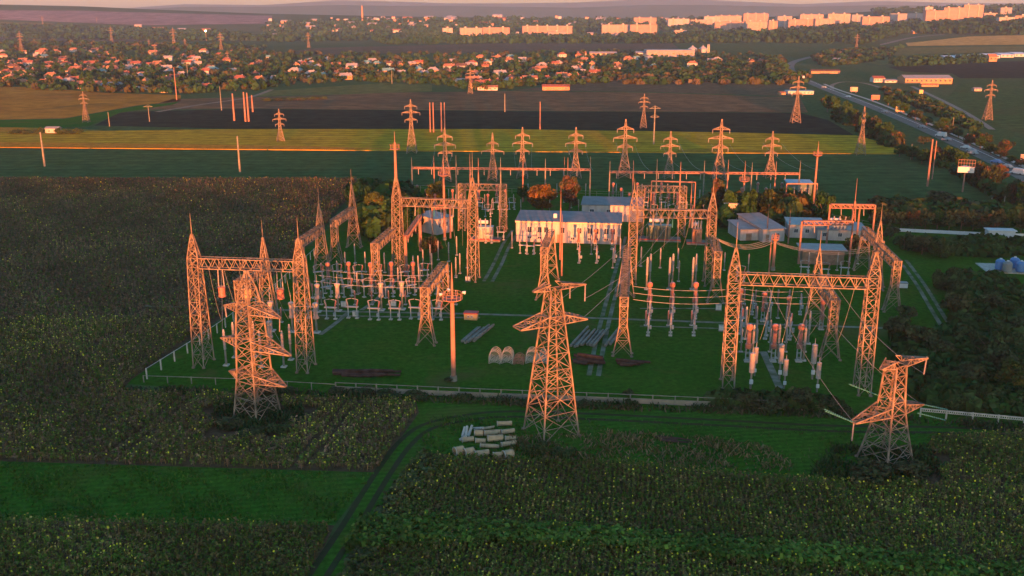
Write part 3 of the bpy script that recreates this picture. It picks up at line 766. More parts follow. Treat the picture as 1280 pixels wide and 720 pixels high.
far_pylon(SUSP, 26, 994, 153.5, 95, 'tall pylon on the dark field at the left side of the highway')
far_pylon(SUSP, 26, 1075, 193.5, 133, 'slim rust coloured pylon seen edge-on at the stubble field end', R(84))
far_pylon(SUSP, 26, 804, 160, 117, 'pale pylon on the dark field beside a double-armed pole')
far_pylon(FIR, 20, 351, 177, 136, 'lone pointed pylon on the yellow stubble field', R(20))
far_pylon(SUSP, 26, 108, 153, 114, 'pylon at the edge of the brown left field below the village')
far_pylon(SUSP, 26, 588, 117, 84, 'pylon by the houses at the near edge of the middle village')
far_pylon(SUSP, 26, 1234, 150, 100, 'grey pylon on the green slope at far right')
far_pylon(SUSP, 26, 27.5, 66, 39, 'far pylon behind the village near the left frame edge')
far_pylon(SUSP, 26, 140, 53, 33, 'far pylon on the dark slope above the left village')
far_pylon(SUSP, 26, 218, 60, 34, 'double pylon on the horizon slope behind the village', R(30))
far_pylon(SUSP, 26, 195, 73, 55, 'bright orange pylon rising from the village roofs', R(60))
far_pylon(SUSP, 26, 187, 62, 49, 'faint small pylon behind the bright orange one')
far_pylon(SUSP, 26, 232, 62, 48, 'small bright pylon right of the double pylon')
far_pylon(SUSP, 26, 54, 33, 20, 'tiny pylon high on the mauve slope at left')
far_pylon(SUSP, 26, 121, 28, 21, 'tiniest pylon on the ridge at upper left')
far_pylon(SUSP, 26, 277, 66, 40, 'thin grey pylon at the right end of the left village')
far_pylon(SUSP, 26, 386, 60, 40, 'thin pylon on the far olive plain')
far_pylon(SUSP, 26, 285, 80, 63, 'small pylon among the orange-lit village trees')
far_pylon(SUSP, 26, 1070, 63, 42, 'faint pylon before the right hand tower blocks')

# ---- single poles
def pole(px, Yt, label, r=0.18, m=CONC, arms=0, cat='pole', group='utility poles', name='utility_pole', lean=None):
    p = G(*px); h = hpx(p, Yt); root = empty(name, tuple(p)); tag(root, label, cat, group)
    mb = MB(); mb.cyl((0, 0, -.3), (0, 0, h), r*1.3, r*.8, 8); mb.build('shaft', m, root)
    for k in range(arms):
        z = h*(0.93-0.22*k); mb = MB(); mb.bar((-2.6+.8*k, 0, z), (2.6-.8*k, 0, z), .22, True); mb.bar((-2.2, 0, z), (0, 0, z+1.2), .12); mb.bar((2.2, 0, z), (0, 0, z+1.2), .12); mb.build('crossarm', m, root)
    return root
pole((56, 208), 165, 'bare pale pole at far left on the dark green field', .34)
pole((300, 215), 170, 'bare pale pole on the dark green field left of the yard', .34)
pole((817, 181), 132, 'double-armed pole on the stubble field behind the substation', .3, arms=2)
for X, Yb, Yt, l in [(538, 166, 128, 'first'), (542, 166, 128, 'second'), (552, 166, 128, 'third'), (556, 166, 128, 'fourth')]:
    pole((X, Yb), Yt, l+' from the left of four slim poles on the dark field', .3, STEEL_RUST, group='four slim poles on the dark field')
pole((675, 162), 127, 'single slim pole on the dark field left of the double-armed pole', .3, STEEL_RUST)
pole((631, 140), 117, 'small pole on the brown field below the village', .3)
for X, Yb, Yt, l in [(293, 151, 117, 'leftmost'), (307, 152, 115, 'second'), (311, 152, 116, 'third'), (316, 140, 119, 'rightmost')]:
    pole((X, Yb), Yt, l+' of four reddish poles at the left edge of the brown field', .45, STEEL_RUST, group='reddish poles at the brown field edge')
pole((137, 158), 140, 'short pole on the green strip at left', .2); pole((187, 152), 132, 'thin pole on the dark field at left', .2, arms=1)
pole((277, 138), 108, 'grey pole right of the left village', .25); pole((221, 125), 84, 'very slim mast in the left village', .3, STEEL_RUST); pole((235, 98), 80, 'white pole between the village houses', .3, arms=1)
pole((490, 105), 88, 'pole at the middle village front', .25)
pole((1159, 233), 174, 'tall rusty pole on the green right of the substation', .3, STEEL_RUST)
pole((1165, 224), 176, 'thinner rusty pole just behind the tall rusty one', .2, STEEL_RUST)
pole((1138, 200), 180, 'short grey pole below the highway bushes', .14)
pole((1238, 262), 247, 'leftmost grey post pair by the right hand hedge', .16, CONC, group='grey posts by the right hand hedge'); pole((1254, 262), 245, 'rightmost grey post pair by the right hand hedge', .16, CONC, group='grey posts by the right hand hedge')
pole((1190, 165), 146, 'slim pole between highway and green field', .15)

# ---- mast with platform (floodlight masts)
def platform_mast(px, Yp, Yt, label, r=.42, m=STEEL_RUST, lamps=True, pr=1.7):
    p = G(*px); hp_ = hpx(p, Yp); ht = hpx(p, Yt); root = empty('floodlight_mast', tuple(p)); tag(root, label, 'mast', 'floodlight masts in the yard')
    mb = MB(); mb.cyl((0, 0, 0.8), (0, 0, hp_), r, r*.8, 12); mb.build('shaft', m, root)
    mb = MB(); mb.cyl((0, 0, -.3), (0, 0, 0.9), r*1.5, r*1.4, 12); mb.build('footing', CONC, root)
    mb = MB(); mb.cyl((0, 0, hp_), (0, 0, hp_+(ht-hp_)*.55), r*.55, r*.4, 10); mb.cyl((0, 0, hp_+(ht-hp_)*.55), (0, 0, ht), r*.3, .03, 8); mb.build('spike', m, root)
    mb = MB(); mb.lathe([(r, -0.5), (pr, 0), (pr, .12), (r, .14)], (0, 0, hp_), 12)
    for i in range(12):
        a = i*math.pi/6; b = a+math.pi/6; P = lambda a, z: (math.cos(a)*pr*.97, math.sin(a)*pr*.97, hp_+z)
        mb.bar(P(a, .1), P(a, 1.1), .06); mb.bar(P(a, 1.1), P(b, 1.1), .06); mb.bar(P(a, .6), P(b, .6), .05)
    mb.build('platform', m, root)
    if lamps:
        for a in (0.2, 1.9, 3.5):
            mb = MB(); mb.cyl((math.cos(a)*pr, math.sin(a)*pr, hp_+1.1), (math.cos(a)*(pr+.5), math.sin(a)*(pr+.5), hp_+1.0), .16, .3, 10); mb.build('floodlight', WHITE, root)
platform_mast((567, 476), 374, 328, 'stout mast with round platform in the foreground lawn, left of the concrete pole stack')
platform_mast((927, 276), 226, 201, 'slim mast with small platform behind the two sheds', .3, pr=1.5, lamps=False)
platform_mast((1016, 262), 194, 176, 'slim mast with small platform at the back right corner of the yard', .34, pr=1.4, lamps=False)
platform_mast((556, 300), 219, 196, 'mast with small platform left of the back lattice gantry', .36, pr=1.5, lamps=False)
platform_mast((966, 338), 299, 290, 'short bright mast in front of the two sheds', .4, pr=.9, lamps=False)
def spire(px, Yt, label, r=.22, m=STEEL_RUST):
    p = G(*px); h = hpx(p, Yt); root = empty('lightning_mast', tuple(p)); tag(root, label, 'mast', 'thin lightning masts in the yard')
    mb = MB(); mb.cyl((0, 0, -.2), (0, 0, h*.7), r, r*.7, 8); mb.build('shaft', m, root)
    mb = MB(); mb.cyl((0, 0, h*.7), (0, 0, h), r*.4, .03, 6); mb.build('spike', m, root)
for px, Yt, l in [((700, 325), 232, 'tall pale mast against the white office block'), ((588, 262), 192, 'thin mast in the back line above the left lattice gantry'), ((705, 246), 196, 'reddish mast in front of the dark autumn tree'),
                  ((862, 285), 225, 'thin mast just left of the rusty autumn tree'), ((886, 300), 240, 'thin mast behind the right leg of the bright gantry'), ((958, 302), 256, 'reddish mast standing before the large sloping shed roof'),
                  ((893, 260), 205, 'thin dark mast at the back, right of the bright gantry'), ((985, 305), 262, 'thin mast with small brackets by the teal roof'), ((961, 342), 296, 'grey mast beside the short bright one'), ((790, 262), 224, 'thin mast behind the bright gantry left leg'),
                  ((702, 345), 268, 'stubby pale column at the end of the central gantry')]:
    spire(px, Yt, l)

# ------------------------------------------------------------------ yard equipment
def breaker():
    r = empty('circuit_breaker'); mb = MB(); mb.cyl((0, 0, -.1), (0, 0, 2.9), .22, .2, 8); mb.build('post', CONC, r)
    mb = MB(); mb.box((0, 0, .12), (1.3, 1.3, .24)); mb.build('footing', CONC_L, r)
    mb = MB(); mb.lathe([(.5, 2.9), (.56, 3.0), (.56, 3.3), (.42, 3.4), (.42, 3.6)]+[p for k in range(8) for p in ((.36, 3.65+k*.22), (.47, 3.75+k*.22))]+[(.42, 5.5), (.58, 5.6), (.58, 5.95), (.4, 6.1)], n=14); mb.build('column', PORC, r)
    mb = MB(); mb.cyl((0, 0, 6.1), (0, 0, 8.0), .05, .03, 6); mb.build('lead', ALU, r)
    return r
def disconnector():
    r = empty('disconnector'); mb = MB()
    for s_ in (-.9, .9): mb.box((s_, 0, .12), (.7, .7, .24))
    mb.build('footing', CONC_L, r)
    mb = MB()
    for s_ in (-.9, .9): mb.cyl((s_, 0, 0), (s_, 0, 2.4), .13, .11, 7)
    mb.box((0, 0, 2.5), (2.6, .5, .22)); mb.build('frame', GREYP, r)
    for k, x in enumerate((-1, 1)):
        ribbed((x*.9, 0, 2.6), (x*1.2, 0, 4.0), .2, 8).build('insulator', PORC_R if k else PORC, r)
    mb = MB(); mb.cyl((-1.2, 0, 4.05), (-.1, 0, 4.3), .06, .06, 6); mb.cyl((1.2, 0, 4.05), (.1, 0, 4.25), .06, .06, 6); mb.build('contact_arm', ALU, r)
    mb = MB(); mb.box((.9, -.4, 1.2), (.5, .4, .7)); mb.build('drive_box', GREYP, r)
    return r
def itrans():
    r = empty('instrument_transformer'); mb = MB(); mb.box((0, 0, .12), (1.0, 1.0, .24)); mb.build('footing', CONC_L, r)
    mb = MB()
    for x in (-.3, .3):
        for y in (-.3, .3): mb.bar((x, y, .2), (x, y, 2.2), .09)
    for z in (.6, 1.4, 2.2):
        mb.bar((-.3, -.3, z), (.3, -.3, z), .07); mb.bar((-.3, .3, z), (.3, .3, z), .07); mb.bar((-.3, -.3, z), (-.3, .3, z), .07); mb.bar((.3, -.3, z), (.3, .3, z), .07)
    mb.build('stand', GREYP, r)
    mb = MB(); mb.lathe([(.5, 2.2), (.5, 2.9), (.35, 3.0)]+[p for k in range(9) for p in ((.26, 3.05+k*.24), (.38, 3.15+k*.24))]+[(.3, 5.2)], n=12); mb.build('insulator', PORC_B, r)
    mb = MB(); mb.lathe([(.3, 5.2), (.5, 5.35), (.52, 5.9), (.3, 6.15)], n=12); mb.build('head', PORC_R, r)
    return r
def postins(h=5.0, m=PORC):
    r = empty('insulator_post'); mb = MB(); mb.cyl((0, 0, -.1), (0, 0, h*.45), .15, .13, 8); mb.build('post', CONC, r)
    ribbed((0, 0, h*.45), (0, 0, h*.94), .2, 12, .13).build('insulator', m, r)
    mb = MB(); mb.cyl((0, 0, h*.94), (0, 0, h), .13, .1, 8); mb.build('cap', ALU, r)
    mb = MB(); mb.box((0, 0, .08), (.7, .7, .2)); mb.build('footing', CONC_L, r); return r
def capacitor():
    r = empty('coupling_capacitor'); mb = MB(); mb.cyl((0, 0, -.1), (0, 0, 2.5), .16, .15, 8); mb.build('post', CONC, r)
    mb = MB(); mb.lathe([(.3, 2.5), (.42, 2.55)]+[p for k in range(12) for p in ((.36, 2.65+k*.22), (.42, 2.76+k*.22))]+[(.42, 5.4), (.25, 5.5)], n=12); mb.build('insulator', PORC, r)
    mb = MB(); mb.box((0, -.3, 1.2), (.5, .3, .6)); mb.build('meter_box', WHITE, r)
    mb = MB(); mb.cyl((0, 0, 5.5), (0, 0, 6.4), .05, .03, 6); mb.build('lead', ALU, r); return r
def cabinet():
    r = empty('control_cabinet'); mb = MB(); mb.box((0, 0, .15), (1.8, 1.0, .3)); mb.build('footing', CONC, r)
    mb = MB(); mb.box((0, 0, 1.0), (1.6, .8, 1.4)); mb.box((0, 0, 1.74), (1.75, .95, .08)); mb.build('cabinet_body', CONC_L, r)
    for s_ in (-.4, .4):
        mb = MB(); mb.box((s_, -.415, 1.0), (.72, .03, 1.25)); d = mb.build('door', WHITE, r); mb = MB(); mb.box((s_*.3, -.44, 1.0), (.04, .03, .2)); mb.build('handle', GREYP, d)
    return r
BRK, DIS, ITR, POS, CAP, CAB = breaker(), disconnector(), itrans(), postins(5.0), capacitor(), cabinet()
CLAMP = postins(3.2, PORC_B); CLAMP.name = 'support_insulator'
def batch(proto, pts, label, group, cat, rz=-TH, sc=None, jit=0.0):
    for (X, Y) in pts:
        p = G(X, Y); put(proto, tuple(p), rz+random.uniform(-jit, jit), label, group, sc, cat)
batch(BRK, [(398, 390), (423, 389), (477, 388), (503, 387)], 'breaker column with thick bright porcelain behind the long cable path', 'circuit breakers in the left yard', 'circuit breaker')
batch(BRK, [(339, 441), (340, 414), (366, 415), (396, 416)], 'breaker column standing between the front left gantry legs', 'circuit breakers under the front left gantry', 'circuit breaker')
batch(DIS, [(391, 398), (414, 399), (441, 398), (468, 400), (494, 400), (519, 399), (546, 400)], 'disconnector switch in the row along the left cable path', 'disconnectors in the left yard', 'disconnector')
batch(DIS, [(409, 372), (435, 371), (487, 372), (514, 370), (541, 369), (460, 371)], 'disconnector switch in the row behind the breaker columns', 'disconnectors behind the breakers', 'disconnector', rz=R(35))
batch(ITR, [(411, 361), (437, 360), (464, 361), (490, 360), (517, 360)], 'stubby transformer with orange head in the second left row', 'instrument transformers in the left yard', 'transformer')
batch(POS, [(432, 340), (444, 329), (457, 340), (447, 368), (481, 341), (470, 328), (498, 361), (517, 345), (523, 345), (529, 337), (538, 330), (548, 325), (540, 342), (524, 361), (561, 327), (570, 347), (575, 342), (584, 335), (571, 319), (422, 352)], 'slender pale post insulator on the grass behind the left breakers', 'post insulators in the left yard', 'insulator')
batch(POS, [(283, 457), (294, 447), (355, 459), (364, 450), (319, 446), (327, 459)], 'thin post insulator standing under the front left gantry beam', 'post insulators under the front left gantry', 'insulator', sc=1.35)
batch(CLAMP, [(332, 404), (352, 403), (372, 402), (391, 372), (385, 352), (372, 366)], 'short brown support insulator by the front left gantry right leg', 'support insulators beside the front left gantry', 'insulator')
batch(DIS, [(399, 352), (422, 351), (448, 352), (472, 351), (506, 352), (530, 350), (556, 352)], 'disconnector switch in the farthest left row, near the pointed towers', 'disconnectors in the farthest left row', 'disconnector', rz=R(20), sc=.95)
batch(CLAMP, [(x, y) for y in (345, 367, 381) for x in range(402+(y % 3)*5, 575, 21)], 'short brown support insulator among the left yard rows', 'support insulators in the left yard', 'insulator')
batch(CAB, [(430, 384), (492, 383), (548, 385), (585, 352)], 'small pale cabinet among the left yard rows', 'cabinets in the left yard', 'cabinet', sc=.7)
batch(POS, [(x, y) for y in (410, 428, 440) for x in (926, 945, 962, 982, 1006)], 'slim grey post between the rows under the right gantry', 'slim posts under the front right gantry', 'insulator', sc=.9)
batch(CLAMP, [(x, y) for y in (380, 398) for x in range(930, 1000, 14)], 'short insulator below the front right gantry beam', 'short insulators behind the front right gantry', 'insulator')
# centre right bay: three lines of kit running away
for X0 in (811, 839, 868):
    nm = {811: 'left', 839: 'middle', 868: 'right'}[X0]
    batch(DIS, [(X0-1, 418), (X0+1, 397)], 'grey disconnector in the %s of three equipment lines right of the yard road' % nm, 'disconnectors right of the yard road', 'disconnector', rz=R(80))
    batch(ITR, [(X0, 392)], 'orange-headed transformer in the %s of three lines right of the yard road' % nm, 'instrument transformers right of the yard road', 'transformer', sc=1.1)
    batch(CLAMP, [(X0, 377), (X0+3, 385), (X0-4, 407)], 'short insulator in the %s of three lines right of the yard road' % nm, 'support insulators right of the yard road', 'insulator')
    batch(POS, [(X0+1, 357), (X0-3, 362)], 'tall pale post in the %s of three lines right of the yard road' % nm, 'post insulators right of the yard road', 'insulator', sc=1.5)
batch(POS, [(825, 335), (847, 335), (801, 333), (766, 335), (848, 352), (775, 322), (739, 318)], 'slender post insulator on the lawn before the dark transformer', 'post insulators before the dark transformer', 'insulator')
batch(CAB, [(444.5, 396)], 'pale control cabinet on the cable path left of the yard', None, 'cabinet')
batch(CAB, [(898, 388)], 'pale control cabinet near the left leg of the front right gantry, the farther one', 'control cabinets', 'cabinet')
batch(CAB, [(902, 414)], 'pale control cabinet near the left leg of the front right gantry, the nearer one', 'control cabinets', 'cabinet')
# right bay under the front right gantry
batch(CAP, [(938, 486), (974, 474), (1015, 474)], 'white porcelain capacitor column in the front row under the right gantry', 'capacitor columns under the front right gantry', 'capacitor', sc=1.15)
batch(CAP, [(980, 486), (1021, 490), (943, 470)], 'slim white column beside a thicker one under the right gantry', 'capacitor columns under the front right gantry', 'capacitor', sc=.95)
batch(ITR, [(934, 452), (966, 452), (998, 452)], 'dark transformer with black insulator in the middle row under the right gantry', 'transformers under the front right gantry', 'transformer', sc=1.15)
batch(POS, [(940, 449), (972, 448), (1004, 451), (931, 424), (1010, 430)], 'pale slender post in the middle row under the right gantry', 'posts under the front right gantry', 'insulator', sc=1.3)
batch(DIS, [(926, 416), (957, 422), (987, 423)], 'grey disconnector behind the dark transformers under the right gantry', 'disconnectors under the front right gantry', 'disconnector', rz=R(70), sc=1.15)
batch(ITR, [(953, 402), (984, 407), (1026, 412), (924, 397)], 'orange-headed transformer behind the front right gantry beam', 'transformers behind the front right gantry', 'transformer')
batch(DIS, [(940, 392), (962, 388), (1000, 392)], 'grey disconnector just below the front right gantry beam', 'disconnectors behind the front right gantry', 'disconnector', rz=R(75))
# before the office block and at the back
batch(DIS, [(724, 328), (746, 328), (768, 327)], 'grey disconnector on the lawn in front of the office block', 'disconnectors before the office block', 'disconnector', rz=R(80))
batch(ITR, [(723, 312), (744, 312), (765, 312)], 'red-topped transformer close to the office block wall', 'transformers before the office block', 'transformer', sc=.9)
batch(DIS, [(654, 317), (663, 318), (672, 317), (626, 300), (611, 304)], 'pinkish disconnector left of the office block front', 'disconnectors left of the office block', 'disconnector', sc=.9)
batch(POS, [(640, 310)], 'white post on the verge at the yard road bend', None, 'insulator', sc=.9)
pts = [(x, 252+(i % 3)*6) for i, x in enumerate(range(522, 640, 11))]
batch(ITR, pts, 'transformer in the back rows left of the office block', 'transformers in the far left yard', 'transformer', sc=.9)
batch(POS, [(x, 246+(i % 4)*7) for i, x in enumerate(range(516, 740, 9))], 'small post insulator in the back left rows', 'post insulators in the far left yard', 'insulator', sc=.9)
batch(DIS, [(x, 262+(i % 2)*9) for i, x in enumerate(range(600, 650, 10))], 'disconnector in the rows behind the left back gantry', 'disconnectors in the far left yard', 'disconnector', sc=.9)
batch(ITR, [(x, 250+(i % 3)*7) for i, x in enumerate(range(766, 1000, 10)) if not 855 < x < 925], 'transformer in the back rows right of the office block', 'transformers in the far right yard', 'transformer', sc=.95)
batch(POS, [(x, 247+(i % 4)*8) for i, x in enumerate(range(770, 1000, 8))], 'small post insulator in the back right rows', 'post insulators in the far right yard', 'insulator', sc=.95)
batch(DIS, [(x, 262+(i % 2)*10) for i, x in enumerate(range(806, 900, 11))], 'disconnector behind the dark green transformer', 'disconnectors in the far right yard', 'disconnector', sc=.95)
batch(POS, [(922, 345), (905, 338), (1010, 338), (1024, 342), (1046, 338), (1060, 344), (1072, 330), (935, 340)], 'post insulator near the small garage', 'post insulators near the garage', 'insulator', sc=.9)
batch(DIS, [(1005, 345), (1030, 348), (1055, 346), (925, 352)], 'disconnector in front of the small garage', 'disconnectors near the garage', 'disconnector', sc=.9)

def power_transformer(px, wd, label, m=TANKG, h=3.6, rz=-TH):
    p = G(*px); r = empty('power_transformer', tuple(p), rz); tag(r, label, 'transformer', 'large power transformers')
    mb = MB(); mb.box((0, 0, .25), (wd+2, 4.6, .5)); mb.build('plinth', CONC, r)
    mb = MB(); mb.box((0, 0, .5+h/2), (wd*.62, 2.4, h)); mb.box((0, 0, .5+h+.1), (wd*.66, 2.6, .2)); mb.build('tank', m, r)
    for s_ in (-1, 1):
        mb = MB()
        for k in range(int(wd*.8)): mb.box((-wd*.36+k*.95, s_*1.85, .5+h*.5), (.18, .9, h*.85))
        mb.build('radiator', m, r)
    mb = MB(); mb.cyl((-wd*.3, .6, h+1.7), (wd*.1, .6, h+1.7), .5, .5, 12); mb.bar((-wd*.2, .6, h+.6), (-wd*.2, .6, h+1.4), .15); mb.build('oil_conservator', WHITE, r)
    for k in range(3): ribbed((-wd*.18+k*wd*.2, -.5, h+.7), (-wd*.2+k*wd*.22, -1.0, h+3.0), .24, 8).build('bushing', PORC, r)
    mb = MB(); mb.box((0, -2.32, .62), (wd+1.9, .1, .24)); mb.build('skirt', REDP, r)
    return r
power_transformer((824, 300), 9.5, 'dark green power transformer under the back lattice gantry right of the office')
power_transformer((871, 304), 3.6, 'brownish box-like transformer right of the dark green one', BROWN, 3.4)
power_transformer((607, 300), 6.5, 'rust-lit power transformer under the left back lattice gantry', GREYP, 3.2)
power_transformer((1046, 298), 7, 'grey power transformer under the far right portal frame', GREYP, 3.4)
power_transformer((945, 268), 6, 'grey power transformer between the trees at the back right', GREYP, 3.2)

# ------------------------------------------------------------------ buildings in the yard
def building(px, L, D, h, label, wall=WALLW, roof=ROOFB, rz=-TH, name='building', wins=(), doors=(), gable=0.0, over=0.35, cat='building', group=None, slope=0.0, wm=GLASS, chim=False, at=None):
    """px = front left corner on the ground; front along local +x, depth along +y"""
    p = at or G(*px); r = empty(name, tuple(p), rz); tag(r, label, cat, group)
    mb = MB(); hb = h+slope
    mb.add([(0, 0, -.3), (L, 0, -.3), (L, D, -.3), (0, D, -.3), (0, 0, h), (L, 0, h), (L, D, hb), (0, D, hb)], [(3, 2, 1, 0), (0, 1, 5, 4), (1, 2, 6, 5), (2, 3, 7, 6), (3, 0, 4, 7), (4, 5, 6, 7)])
    if gable:
        mb.add([(0.002, 0.01, h), (0.002, D-.01, h), (0.002, D/2, h+gable-.05)], [(0, 1, 2)]); mb.add([(L-.002, 0.01, h), (L-.002, D-.01, h), (L-.002, D/2, h+gable-.05)], [(0, 2, 1)])
    mb.build('wall', wall, r)
    o = over; mb = MB()
    if gable:
        e = 0.03
        mb.add([(-o, -o, h+e), (L+o, -o, h+e), (L+o, D/2, h+gable+.12), (-o, D/2, h+gable+.12), (L+o, D+o, h+e), (-o, D+o, h+e),
                (-o, -o, h+e+.14), (L+o, -o, h+e+.14), (L+o, D/2, h+gable+.26), (-o, D/2, h+gable+.26), (L+o, D+o, h+e+.14), (-o, D+o, h+e+.14)],
               [(6, 7, 8, 9), (9, 8, 10, 11), (0, 3, 2, 1), (3, 5, 4, 2), (0, 1, 7, 6), (4, 5, 11, 10), (1, 2, 8, 7), (2, 4, 10, 8), (0, 6, 9, 3), (3, 9, 11, 5)])
    else:
        s0, s1 = h+.03, h+slope+.03
        mb.add([(-o, -o, s0), (L+o, -o, s0), (L+o, D+o, s1), (-o, D+o, s1), (-o, -o, s0+.2), (L+o, -o, s0+.2), (L+o, D+o, s1+.2), (-o, D+o, s1+.2)], [(3, 2, 1, 0), (4, 5, 6, 7), (0, 1, 5, 4), (1, 2, 6, 5), (2, 3, 7, 6), (3, 0, 4, 7)])
    ro = mb.build('roof', roof, r)
    if chim:
        mb = MB(); mb.box((L*.45, D*.45, h+gable+slope*.5+.5), (.8, .8, 1.3)); mb.build('chimney', CONC_L, ro)
    for (x, z, w_, hh) in wins:
        mb = MB(); t = .07
        mb.box((x-w_/2-t/2, -.03, z), (t, .1, hh+2*t)); mb.box((x+w_/2+t/2, -.03, z), (t, .1, hh+2*t)); mb.box((x, -.03, z+hh/2+t/2), (w_, .1, t)); mb.box((x, -.05, z-hh/2-t/2), (w_, .16, t)); mb.box((x, -.022, z), (.06, .05, hh))
        f = mb.build('window', WHITE, r); mb = MB(); mb.box((x, -.008, z), (w_, .03, hh)); mb.build('pane', wm, f)
    for (x, w_, hh, dm) in doors:
        mb = MB(); mb.box((x, -.02, hh/2), (w_, .06, hh)); d = mb.build('door', dm, r); mb = MB(); mb.box((x+w_*.38, -.07, hh*.48), (.08, .06, .2)); mb.build('handle', GREYP, d)
    return r
m_ = 28.0/128
W = []
for X in (661.5, 674, 682, 702, 723, 736, 744, 756, 764): W.append(((X-645)*m_, 3.5, 1.15, 1.5))
for X in (661.5, 674, 682, 715, 736, 744, 756): W.append(((X-645)*m_, 1.3, 1.0, .6))
ob = building((645.5, 302), 28.0, 11.5, 5.7, 'long white office block with blue-grey roof in the middle of the yard', wins=W, doors=[((699-645)*m_, 1.5, 2.3, BROWN), ((771.5-645)*m_, 1.0, 2.2, BROWN)], slope=.5)
for s_ in (0.02, 27.98):
    mb = MB(); mb.box((s_, -.12, 2.9), (.22, .22, 5.6)); mb.build('pilaster', WALLW, ob)
mb = MB(); mb.box((14, -.36, 5.62), (28.6, .08, .26)); mb.build('eaves_board', mat('eaves_board_paint', (.62, .38, .22), .8, scale=1), ob)
for x in (5.0, 17.0, 22.5): 
    mb = MB(); mb.cyl((x, -.14, .1), (x, -.14, 5.5), .07, .07, 6); mb.build('drainpipe', GREYP, ob)
mb = MB(); mb.box((10.2, 4, 6.6), (.9, .9, 1.2)); mb.build('vent', WHITE, ob)
building((727, 276), 18, 12, 4.8, 'lower annex with flat blue-grey roof behind the office block', wins=[(3, 3, 1.2, 1.2), (8, 3, 1.2, 1.2)], slope=.2)
building((556, 294), 6.2, 9, 4.4, 'small pale pink building with a grey roof left of the office block', rz=R(48), roof=ROOFL, wins=[(1.2, 2.6, .7, 1.2), (2.6, 2.6, .7, 1.2), (4.0, 2.6, .7, 1.2), (5.2, 2.6, .7, 1.2)], gable=0, slope=.3, at=G(546, 294))
building((925, 301), 5, 10, 3.0, 'small white shed with pale roof beside the larger sloping shed', roof=ROOFL, doors=[(2.4, 1.6, 2.0, BROWN)], slope=.5, rz=-TH+R(14))
building((953, 303), 6.4, 15.5, 3.4, 'larger shed with long pale sloping roof right of the centre trees', roof=ROOFL, doors=[(1.4, 1.0, 2.1, BROWN)], wins=[(4.2, 1.8, 1.2, 1.0)], slope=1.2, rz=-TH+R(20))
building((905, 281), 3.6, 6, 6.2, 'narrow white transformer kiosk left of the two sheds', wins=[(2.4, 2.0, .6, .8)], roof=CONC_L)
building((1002, 330), 10.0, 6.0, 3.6, 'small garage with brown boards and pale flat roof', wall=mat('garage_boards', (.17, .13, .09), .9, scale=.8), roof=ROOFL, doors=[(2.4, 3.4, 2.8, BROWN), (6.2, 3.4, 2.8, BROWN)], over=.6)
building((985, 297), 9.5, 7, 3.6, 'low building with teal sheet roof behind the portal frame', roof=ROOFT, wins=[(2, 2, 1, 1), (5, 2, 1, 1)], slope=.5)
building((1021, 300), 13, 9, 2.8, 'low pale building under the far right portal frame', roof=ROOFL, wins=[(2, 1.6, 1, 1), (6, 1.6, 1, 1), (10, 1.6, 1, 1)], slope=.3)
building((983, 257), 7.6, 7, 7.2, 'tall narrow glassy building with light blue roof at the back right', wall=mat('glazed_wall', (.07, .11, .10), .7, scale=.6), roof=mat('light_blue_roof', (.26, .33, .37), .7, scale=1), wins=[(1.5, 4.8, 1.2, 2.0), (3.8, 4.8, 1.2, 2.0), (6, 4.8, 1.2, 2.0), (2.4, 2, 1.4, 1.6), (5.2, 2, 1.4, 1.6)])
building((1235, 297), 7.0, 3, 1.9, 'long white flat-topped hut by the white wall at far right', roof=WHITE, wall=WHITE)
building((580, 400), 2.7, 1.6, 1.3, 'small yellow hut with red top and two dark openings beside the concrete poles', wall=YELP, roof=REDP, wins=[(.9, .75, .35, .35), (1.6, .75, .35, .35)], over=.1, name='hut', cat='hut')
building((1123, 360), 2.0, 1.4, 1.0, 'small white crate-like cabinet right of the far right gantry foot', wall=WHITE, roof=ROOFL, over=.05, name='cabinet', cat='cabinet')

# tanks on a pad
pd = G(1262, 342); pad = MB(); pad.box((0, 0, .12), (14, 9, .24)); pad = pad.build('concrete_pad', CONC_L, None, (pd.x+2.5, pd.y+4, 0), -TH); tag(pad, 'square concrete pad under the blue tanks at far right', 'pad')
for k, (X, Y, l) in enumerate([(1249, 339, 'leftmost blue drum tank on the concrete pad'), (1258, 342, 'pale blue tank in the front of the pad'), (1267, 337, 'dark blue tank at the back of the pad'), (1275, 342, 'rightmost blue tank on the pad')]):
    p = G(X, Y); t_ = empty('tank', (p.x, p.y, .24)); tag(t_, l, 'tank', 'blue tanks on the pad')
    mb = MB(); mb.lathe([(1.0, .3), (1.1, .5), (1.1, 2.3), (.7, 2.7), (.2, 2.8)], n=14); mb.build('tank_body', BLUEP if k != 1 else ROOFL, t_, smooth=False)
    mb = MB()
    for a in range(4): mb.bar((math.cos(a*1.57)*.8, math.sin(a*1.57)*.8, 0), (math.cos(a*1.57)*.8, math.sin(a*1.57)*.8, .5), .12)
    mb.build('stand', GREYP, t_)
    mb = MB(); mb.cyl((0, 0, 2.8), (0, 0, 3.0), .3, .3, 10); mb.build('lid', WHITE, t_)

